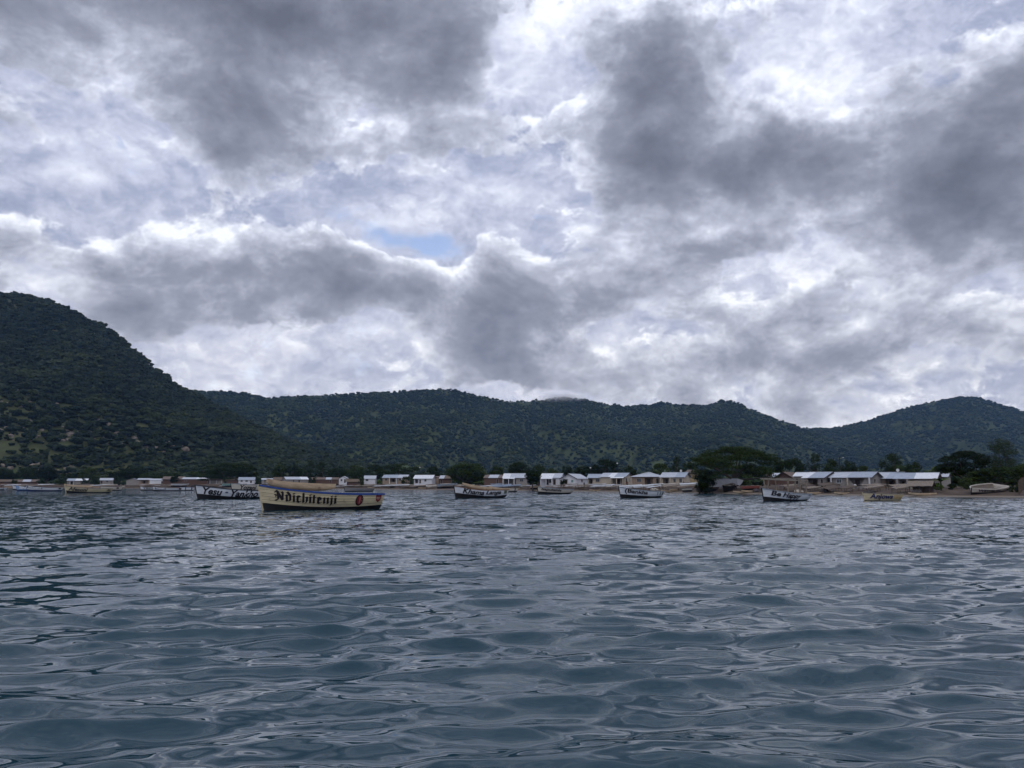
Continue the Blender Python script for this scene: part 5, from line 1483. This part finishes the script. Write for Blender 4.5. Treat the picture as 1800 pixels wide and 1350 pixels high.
# boats drawn up on the sand
def beached(label, pb, ps, d, sheer, paint, bottom, rail, texts=(), dY=0.0, heel=0.0, dz=0.0, boot=None, **kw):
    Yb = shoreY(pb) + d; Ys = shoreY(ps) + d + dY
    p = at_z(pb, Yb, 0); g = max(gz(p.x, Yb), 0.0)
    p2 = at_z(ps, Ys, 0); g2 = max(gz(p2.x, Ys), 0.0)
    a, L, rz = place_on_line(pb, Yb, ps, Ys, 0)
    return boat(label, pb, Yb, ps, Ys, sheer, boot or [(0, 2.0), (1, 1.2)], paint, bottom, rail, texts, z0=min(g, g2) + .25 + dz, trim=-atan2(g2 - g, L), heel=heel, group='boats drawn up on the beach', **kw)

beached('white beached boat lettered WEWELANI tilted to show its thwarts', 1707, 1761, 2.2, [(0, 9), (.15, 8), (.4, 7.2), (1, 7.6)], ivory_paint, black_paint, ivory_paint, [('f', 'WEWELANI', .09, .55, .15, .85, ink, .05, .1)], dY=8.5, heel=.16, beam=.34, thwarts=6, rake_px=2)
beached('dark beached boat seen end-on below the huge umbrella tree', 1270, 1291, 1.5, [(0, 13), (.5, 10), (1, 10)], black_paint, black_paint, weather, dY=6, beam=.40, heel=.25, rake_px=3, thwarts=3)
beached('white boat hull drawn up in the shade of the huge umbrella tree', 1247, 1300, 9.0, [(0, 12), (.3, 11), (1, 10.5)], W_WHITE, W_WHITE, grey_rail, dY=2, beam=.26, heel=-.2, dz=.5, rake_px=2, boot=[(0, 3), (1, 3)])
beached('small pale boat at the water below the house with the dish', 1199, 1219, 1.2, [(0, 4.5), (1, 4)], ivory_paint, black_paint, weather, dY=1.5, rake_px=1, thwarts=2)
beached('reddish boat on the sand left of the Be Happy boat', 1302, 1336, 5.0, [(0, 6.5), (1, 6)], mat('faded_red_hull_paint', (.19, .055, .045), .7, .3, 3), black_paint, weather, dY=3, rake_px=2, thwarts=3)
beached('grey boat under blue netting on the beach left of the Khama Langa boat', 768, 803, 2.0, [(0, 6.5), (.5, 5.5), (1, 6.5)], grey_rail, black_paint, net_blue, dY=5, rake_px=1, thwarts=3)
beached('small upturned-looking tan boat beside the ivory Sapulamla boat', 932, 950, 2.0, [(0, 5), (1, 4.5)], canoe_wood, black_paint, weather, dY=1, rake_px=1, thwarts=2)
beached('brown boat on the sand right of the dark end-on boat', 1232, 1262, 3.0, [(0, 5.5), (1, 5)], reed_dark, black_paint, weather, dY=2, rake_px=1, thwarts=3)
beached('pale grey boat hauled out before the red brick house', 300, 330, 2.0, [(0, 5), (1, 4.4)], net_pale, black_paint, weather, dY=3, rake_px=1, thwarts=2)
beached('green and white boat hauled out behind the Yesu Yankho boat', 390, 420, 2.0, [(0, 6), (1, 5)], turq, black_paint, weather, dY=3, rake_px=1, thwarts=2)

# canoes pulled up and heaps of nets
def beach_canoe(label, px, d, turn, L=4.2):
    Y = shoreY(px) + d; p = at_z(px, Y, 0); g = gz(p.x, Y)
    root = thing('dugout_canoe', label, 'canoe', (p.x, Y, max(g, .1) - .04), turn, 'dugout canoes pulled up on the beach')
    dugout(L, .6, .42, root)
for (px, d, tn, lab) in ((15, 1.5, .2, 'dugout canoe at the water by the dark low hut'), (170, 1.5, .3, 'dugout canoe on the beach before the bright-roofed grey house'), (255, 2, .15, 'dugout canoe beside the plain grey house'),
        (500, 2.0, .3, 'dugout canoe on the beach before the grey gabled house'), (655, 1.8, .5, 'dugout canoe at the water before the small white house'), (745, 1.5, .25, 'dugout canoe below the bright-roofed white house'),
        (905, 1.4, .3, 'dugout canoe at the water below the house with white columns'), (1048, 1.2, .4, 'dugout canoe at the water below the small blue-grey roof'), (1176, 1.4, .3, 'dugout canoe at the water below the roof with the dish'),
        (1188, 3.2, .6, 'dugout canoe lying higher up the sand below the roof with the dish'), (1306, 1.4, .1, 'dugout canoe at the water left of the reddish boat'), (1318, 2.6, .4, 'dugout canoe beside the reddish boat'),
        (1432, 1.5, .3, 'dugout canoe on the sand before the grey veranda house'), (1480, 1.6, .5, 'dugout canoe at the water before the long grey house'), (1622, 1.6, -.4, 'dugout canoe beside the mat shelter')):
    beach_canoe(lab, px, d, tn)
heap_m = mat('heaped_fishing_net', (.050, .046, .048), 0.95, 0.5, 3, bump=0.6, bscale=14); heap_b = mat('heaped_blue_net', (.06, .085, .13), 0.95, 0.4, 3, bump=0.6, bscale=14); heap_p = mat('heaped_pale_sacks', (.40, .37, .32), 0.95, 0.3, 3, bump=0.5, bscale=9)
def heap(label, px, d, w, h, m, seed):
    Y = shoreY(px) + d; p = at_z(px, Y, 0); g = gz(p.x, Y); rr = random.Random(seed)
    bm = bmesh.new(); bmesh.ops.create_icosphere(bm, subdivisions=3, radius=1.0)
    for v_ in bm.verts:
        f = 1 + .22 * rr.uniform(-1, 1)
        v_.co = Vector((v_.co.x * w * f, v_.co.y * w * .7 * f, max(v_.co.z, -.15) * h * f))
    me = bpy.data.meshes.new('net_heap'); bm.to_mesh(me); bm.free(); me.materials.append(m)
    tag(link('net_heap', me, None, (p.x, Y, g)), label, 'nets', 'heaps of nets and gear on the beach')
for i, (px, d, w, h, m, lab) in enumerate(((60, 6, 1.4, .7, heap_m, 'dark heap of nets behind the FITAMIKE boat'), (215, 6, 1.2, .6, heap_p, 'pale heap of sacks before the plain grey house'), (340, 7, 1.3, .7, heap_m, 'dark heap of nets before the red brick house'),
        (560, 5, 1.2, .6, heap_b, 'blue heap of nets before the long brown house'), (690, 4, 1.0, .6, heap_m, 'dark heap of nets before the brown and white house'), (775, 4, .8, .5, heap_m, 'dark heap of nets below the thatched brick shack'),
        (880, 5, 1.0, .6, heap_b, 'blue heap of nets behind the stern of the Khama Langa boat'), (942, 4, .9, .6, heap_p, 'pale heap of sacks below the small front tree'), (1150, 4.5, 1.0, .5, heap_p, 'pale heap of sacks before the tan hipped house'),
        (1212, 5, 1.0, .6, heap_b, 'blue heap of nets below the ochre house'), (1330, 4, 1.0, .6, heap_m, 'dark heap of nets right of the reddish boat'), (1405, 4, .9, .5, heap_p, 'pale heap of sacks under the Be Happy canopy frame'),
        (1450, 5, 1.0, .6, heap_m, 'dark heap of nets between the two grey veranda houses'), (1530, 3.5, 1.0, .6, heap_m, 'dark heap of nets behind the Anjowa boat'), (1612, 3, .9, .7, heap_m, 'dark heap of gear in front of the mat shelter'))):
    heap(lab, px, d, w, h, m, i)

# shelter of mats near the clearing
def shelter(label, px0, px1, ytop, ybase, Y):
    k = Y / 1341; w = (px1 - px0) * k
    c = at((px0 + px1) / 2, ybase, Y); g = gz(c.x, Y); h = at((px0 + px1) / 2, ytop, Y).z - g
    root = thing('mat_shelter', label, 'shelter', (c.x, Y, g), -atan((px0 + px1 - 1800) / 2 / 1341) - .2)
    rr = random.Random(4)
    for sx in (-1, 0, 1):
        for sy in (0, 1):
            mb = MB(); mb.tube([(sx * w * .42, sy * 2.6, -.3), (sx * w * .42, sy * 2.6, h * (.62 if sy == 0 else .62))], .07, 6); mb.build('post', stick, root)
    mb = MB(); mb.tube([(-w * .46, 1.3, h * .96), (w * .46, 1.3, h * .96)], .06, 6); mb.build('ridge_pole', stick, root)
    for sy in (-1, 1):
        rows = []
        for i in range(9):
            t = i / 8 - .5
            rows.append([Vector((t * w * 1.08, 1.3 + sy * q * 1.75, h * (1.0 - .42 * q) + rr.uniform(-.05, .05) - .12 * sin(pi * q))) for q in (0, .25, .5, .75, 1)])
        mb = MB(); mb.grid(rows); mb.grid([[p - Vector((0, 0, .07)) for p in r[::-1]] for r in rows]); mb.build('roof_mat', reed_dark if sy > 0 else reed, root, smooth=True)
    mb = MB(); mb.grid([[Vector((x * w * .42, 2.6, z * h)) for z in (0, .3, .6)] for x in (-1, -.3, .3, 1)]); mb.build('back_mat', reed_dark, root)
shelter('shelter of brown reed mats on posts before the long house', 1598, 1636, 845, 868, 131)

def fence(label, P0, P1, h, n, seed):
    rr = random.Random(seed)
    A, B = Vector(P0), Vector(P1)
    root = thing('reed_fence', label, 'fence', A, 0)
    for i in range(n):
        p = (B - A) * (i / (n - 1)); g = gz(A.x + p.x, A.y + p.y) - A.z
        mb = MB(); mb.tube([(p.x, p.y, g - .2), (p.x + rr.uniform(-.06, .06), p.y + rr.uniform(-.06, .06), g + h * rr.uniform(.85, 1.1))], .055, 5); mb.build('stake', stick, root)
    for z in (.35, .75):
        mb = MB(); mb.tube([(0, 0, h * z + .05), ((B - A).x, (B - A).y, gz(B.x, B.y) - A.z + h * z + .05)], .035, 5); mb.build('fence_rail', stick, root)
f0, f1 = at_z(1792, 121.5, 0), at_z(1806, 140, 0)
fence('rough reed fence running down to the water at the right edge', (f0.x, f0.y, gz(f0.x, f0.y)), (f1.x, f1.y, gz(f1.x, f1.y)), 2.0, 46, 3)
f0, f1 = at_z(1203, 203, 0), at_z(1222, 201, 0)
mb = MB(); mb.bar((f0.x, f0.y, gz(f0.x, f0.y) + .5), (f1.x, f1.y, gz(f1.x, f1.y) + .5), .22, 1.5)
tag(mb.build('garden_wall', W_BRICK), 'low brick wall in front of the ochre house', 'wall')

def pole(label, px, ytop, Y, r=.10, lamp=False, name='utility_pole', arm=False):
    p = at(px, ytop, Y); g = gz(p.x, Y)
    root = thing(name, label, 'pole', (p.x, Y, g), 0, 'poles in the village')
    h = p.z - g
    mb = MB(); mb.tube([(0, 0, -.4), (0, 0, h * .5), (.02, 0, h)], [r, r * .85, r * .7], 8); mb.build('shaft', pole_m, root)
    if arm:
        mb = MB(); mb.bar((-.15, 0, h - .25), (.75, -.2, h - .15), .07); mb.build('lamp_arm', pole_m, root)
        mb = MB(); mb.box((.8, -.2, h - .18), (.45, .2, .12)); mb.build('lamp_head', dish_m, root)
    if lamp:
        bm = bmesh.new(); bmesh.ops.create_uvsphere(bm, u_segments=10, v_segments=8, radius=.26)
        me = bpy.data.meshes.new('lamp_globe'); bm.to_mesh(me); bm.free(); me.materials.append(dish_m)
        o = link('lamp_globe', me, root, (0, 0, h + .1)); o.scale = (1, 1, .85)
pole('dark wooden utility pole with a lamp arm above the long grey house', 1475, 803, 182, .16, arm=True)
pole('thin pole behind the bright-roofed white house', 738, 822, 312, .07, lamp=True, name='lamp_post')
pole('thin post with a white globe over the blue-grey roof', 1038, 823, 250, .05, lamp=True, name='lamp_post')
pole('thin post with a white globe over the yellow house', 1085, 815, 250, .05, lamp=True, name='lamp_post')

# ------------------------------------------------------------------ people
skin = mat('brown_skin', (.075, .040, .026), 0.6, 0.1, 5)
hair = mat('black_hair', (.010, .008, .007), 0.9, 0.2, 9)
def person(label, px, Y, shirt, trousers, pose='stand', h=1.66, rz=0.0, seated_z=0.0):
    p = at_z(px, Y, 0); g = gz(p.x, Y)
    root = thing('person', label, 'person', (p.x, Y, g + seated_z), rz, None)
    s_ = h / 1.70
    if pose == 'stand':
        J = {'pel': (0, 0, .93), 'che': (0, .02, 1.30), 'nec': (0, .01, 1.46), 'hea': (0, -.02, 1.60),
             'lh': (.10, 0, .90), 'lk': (.11, -.03, .50), 'la': (.12, .02, .09), 'lt': (.13, -.15, .04),
             'rh': (-.10, 0, .90), 'rk': (-.12, .02, .50), 'ra': (-.14, .06, .09), 'rt': (-.15, -.10, .04),
             'ls': (.19, .02, 1.40), 'le': (.25, .05, 1.12), 'lw': (.24, -.06, .88), 'lp': (.24, -.09, .80),
             'rs': (-.19, .02, 1.40), 're': (-.27, .04, 1.13), 'rw': (-.22, -.14, .95), 'rp': (-.19, -.20, .90)}
    else:
        J = {'pel': (0, 0, .48), 'che': (0, .04, .84), 'nec': (0, .02, 1.00), 'hea': (0, -.03, 1.14),
             'lh': (.10, -.02, .46), 'lk': (.13, -.42, .50), 'la': (.13, -.40, .09), 'lt': (.14, -.56, .04),
             'rh': (-.10, -.02, .46), 'rk': (-.14, -.42, .50), 'ra': (-.15, -.38, .09), 'rt': (-.16, -.54, .04),
             'ls': (.19, .02, .94), 'le': (.24, -.08, .68), 'lw': (.17, -.30, .58), 'lp': (.14, -.38, .56),
             'rs': (-.19, .02, .94), 're': (-.25, -.08, .68), 'rw': (-.17, -.30, .58), 'rp': (-.13, -.38, .56)}
    R = {'pel': .13, 'che': .145, 'nec': .06, 'hea': .105, 'lh': .10, 'rh': .10, 'lk': .065, 'rk': .065, 'la': .045, 'ra': .045, 'lt': .035, 'rt': .035,
         'ls': .065, 'rs': .065, 'le': .045, 're': .045, 'lw': .032, 'rw': .032, 'lp': .035, 'rp': .035}
    E = [('pel', 'che'), ('che', 'nec'), ('nec', 'hea'), ('pel', 'lh'), ('lh', 'lk'), ('lk', 'la'), ('la', 'lt'), ('pel', 'rh'), ('rh', 'rk'), ('rk', 'ra'), ('ra', 'rt'),
         ('che', 'ls'), ('ls', 'le'), ('le', 'lw'), ('lw', 'lp'), ('che', 'rs'), ('rs', 're'), ('re', 'rw'), ('rw', 'rp')]
    ks = list(J)
    me = bpy.data.meshes.new('body')
    me.from_pydata([tuple(Vector(J[q]) * s_) for q in ks], [(ks.index(a), ks.index(b)) for a, b in E], [])
    ob = bpy.data.objects.new('body', me); COL.objects.link(ob)
    md = ob.modifiers.new('skin', 'SKIN'); md.use_smooth_shade = True
    for i, q in enumerate(ks):
        v_ = me.skin_vertices[0].data[i]; v_.radius = (R[q] * s_, R[q] * s_ * .85); v_.use_root = (q == 'pel')
    ob.modifiers.new('sub', 'SUBSURF').levels = 1
    dg = bpy.context.evaluated_depsgraph_get()
    body = bpy.data.meshes.new_from_object(ob.evaluated_get(dg)); bpy.data.objects.remove(ob)
    body.materials.clear()
    for m in (skin, shirt, trousers): body.materials.append(m)
    zc, zn, zk = J['pel'][2] * s_, J['nec'][2] * s_ - .02, J['lk'][2] * s_ - .12
    for f in body.polygons:
        c = f.center
        arm_low = abs(c.x) > .2 * s_ and c.z < J['le'][2] * s_
        if pose == 'stand': f.material_index = 0 if (c.z > zn or arm_low or c.z < .12) else (1 if c.z > zc else 2)
        else: f.material_index = 0 if (c.z > zn or c.z < .12) else (1 if c.z > zc + .08 and c.y > -.2 else 2)
        f.use_smooth = True
    link('body', body, root)
    bm = bmesh.new(); bmesh.ops.create_uvsphere(bm, u_segments=12, v_segments=8, radius=.118 * s_)
    for v_ in list(bm.verts):
        if v_.co.z < -.01: bm.verts.remove(v_)
    me = bpy.data.meshes.new('hair'); bm.to_mesh(me); bm.free(); me.materials.append(hair)
    link('hair', me, root, (J['hea'][0], J['hea'][1] * s_ + .012, J['hea'][2] * s_ + .012))
cloth_d = mat('dark_cloth', (.022, .022, .028), 0.9, 0.3, 6); cloth_w = mat('white_cloth', (.62, .62, .60), 0.9, 0.1, 6)
cloth_b = mat('blue_cloth', (.04, .06, .14), 0.9, 0.2, 6); cloth_r = mat('red_brown_cloth', (.20, .05, .035), 0.9, 0.2, 6)
person('person in dark clothes standing by the white gabled house', 1027, 230.5, cloth_d, cloth_d, 'stand')
person('person in dark clothes standing before the low brick wall', 1202, 200, cloth_d, cloth_b, 'stand')
person('person in red-brown clothes standing beside the yellow house', 1103, 217, cloth_r, cloth_d, 'stand')
person('person in white sitting in the veranda of the long grey house', 1504, 154.5, cloth_w, cloth_d, 'sit')
person('person in a white shirt standing on the beach before the bright-roofed house', 750, 283, cloth_w, cloth_d, 'stand')
person('person in white standing among the racks at the far left', 84, 404, cloth_w, cloth_d, 'stand')
# ------------------------------------------------------------------ air
hb = MB(); hb.box((400, 1800, 349), (9000, 4400, 720))
hz, nt, b = newmat('haze_air')
nt.nodes.remove(b)
pv = nt.nodes.new('ShaderNodeVolumePrincipled')
pv.inputs['Color'].default_value = (.30, .53, 1.0, 1)
pv.inputs['Density'].default_value = 6.2e-5
pv.inputs['Absorption Color'].default_value = (1, 1, 1, 1)
pv.inputs['Anisotropy'].default_value = 0.0
nt.links.new(pv.outputs[0], nt.nodes['Material Output'].inputs['Volume'])
haze = hb.build('haze', hz)
haze['kind'] = 'stuff'; haze['label'] = 'thin blue haze over lake and hills'; haze['category'] = 'haze'

# a scrap of low cloud caught on the middle ridge
mm, nt, b = newmat('ridge_cloud')
nt.nodes.remove(b)
N, L = nt.nodes, nt.links
pv = N.new('ShaderNodeVolumePrincipled'); pv.inputs['Color'].default_value = (.96, .97, 1, 1)
tcn = N.new('ShaderNodeTexCoord')
no = N.new('ShaderNodeTexNoise'); no.inputs['Scale'].default_value = 2.2; no.inputs['Detail'].default_value = 4
L.new(tcn.outputs['Object'], no.inputs['Vector'])
ln = N.new('ShaderNodeVectorMath'); ln.operation = 'LENGTH'; L.new(tcn.outputs['Object'], ln.inputs[0])
e1 = N.new('ShaderNodeMath'); e1.operation = 'MULTIPLY_ADD'; e1.inputs[1].default_value = -0.75; e1.inputs[2].default_value = 0.16; L.new(ln.outputs['Value'], e1.inputs[0])
e2 = N.new('ShaderNodeMath'); e2.operation = 'ADD'; L.new(e1.outputs[0], e2.inputs[0]); L.new(no.outputs['Fac'], e2.inputs[1])
e3 = N.new('ShaderNodeMath'); e3.operation = 'MULTIPLY'; e3.inputs[1].default_value = 0.035; e3.use_clamp = True; L.new(e2.outputs[0], e3.inputs[0])
e4 = N.new('ShaderNodeMath'); e4.operation = 'MAXIMUM'; e4.inputs[1].default_value = 0.0; L.new(e3.outputs[0], e4.inputs[0])
L.new(e4.outputs[0], pv.inputs['Density']); L.new(pv.outputs[0], nt.nodes['Material Output'].inputs['Volume'])
bm = bmesh.new(); bmesh.ops.create_icosphere(bm, subdivisions=3, radius=1.0)
me = bpy.data.meshes.new('ridge_mist'); bm.to_mesh(me); bm.free(); me.materials.append(mm)
mist = link('ridge_mist', me, None, at(985, 701, 2330)); mist.scale = (95, 80, 22)
mist['kind'] = 'stuff'; mist['label'] = 'scrap of white mist caught on the middle ridge'; mist['category'] = 'mist'
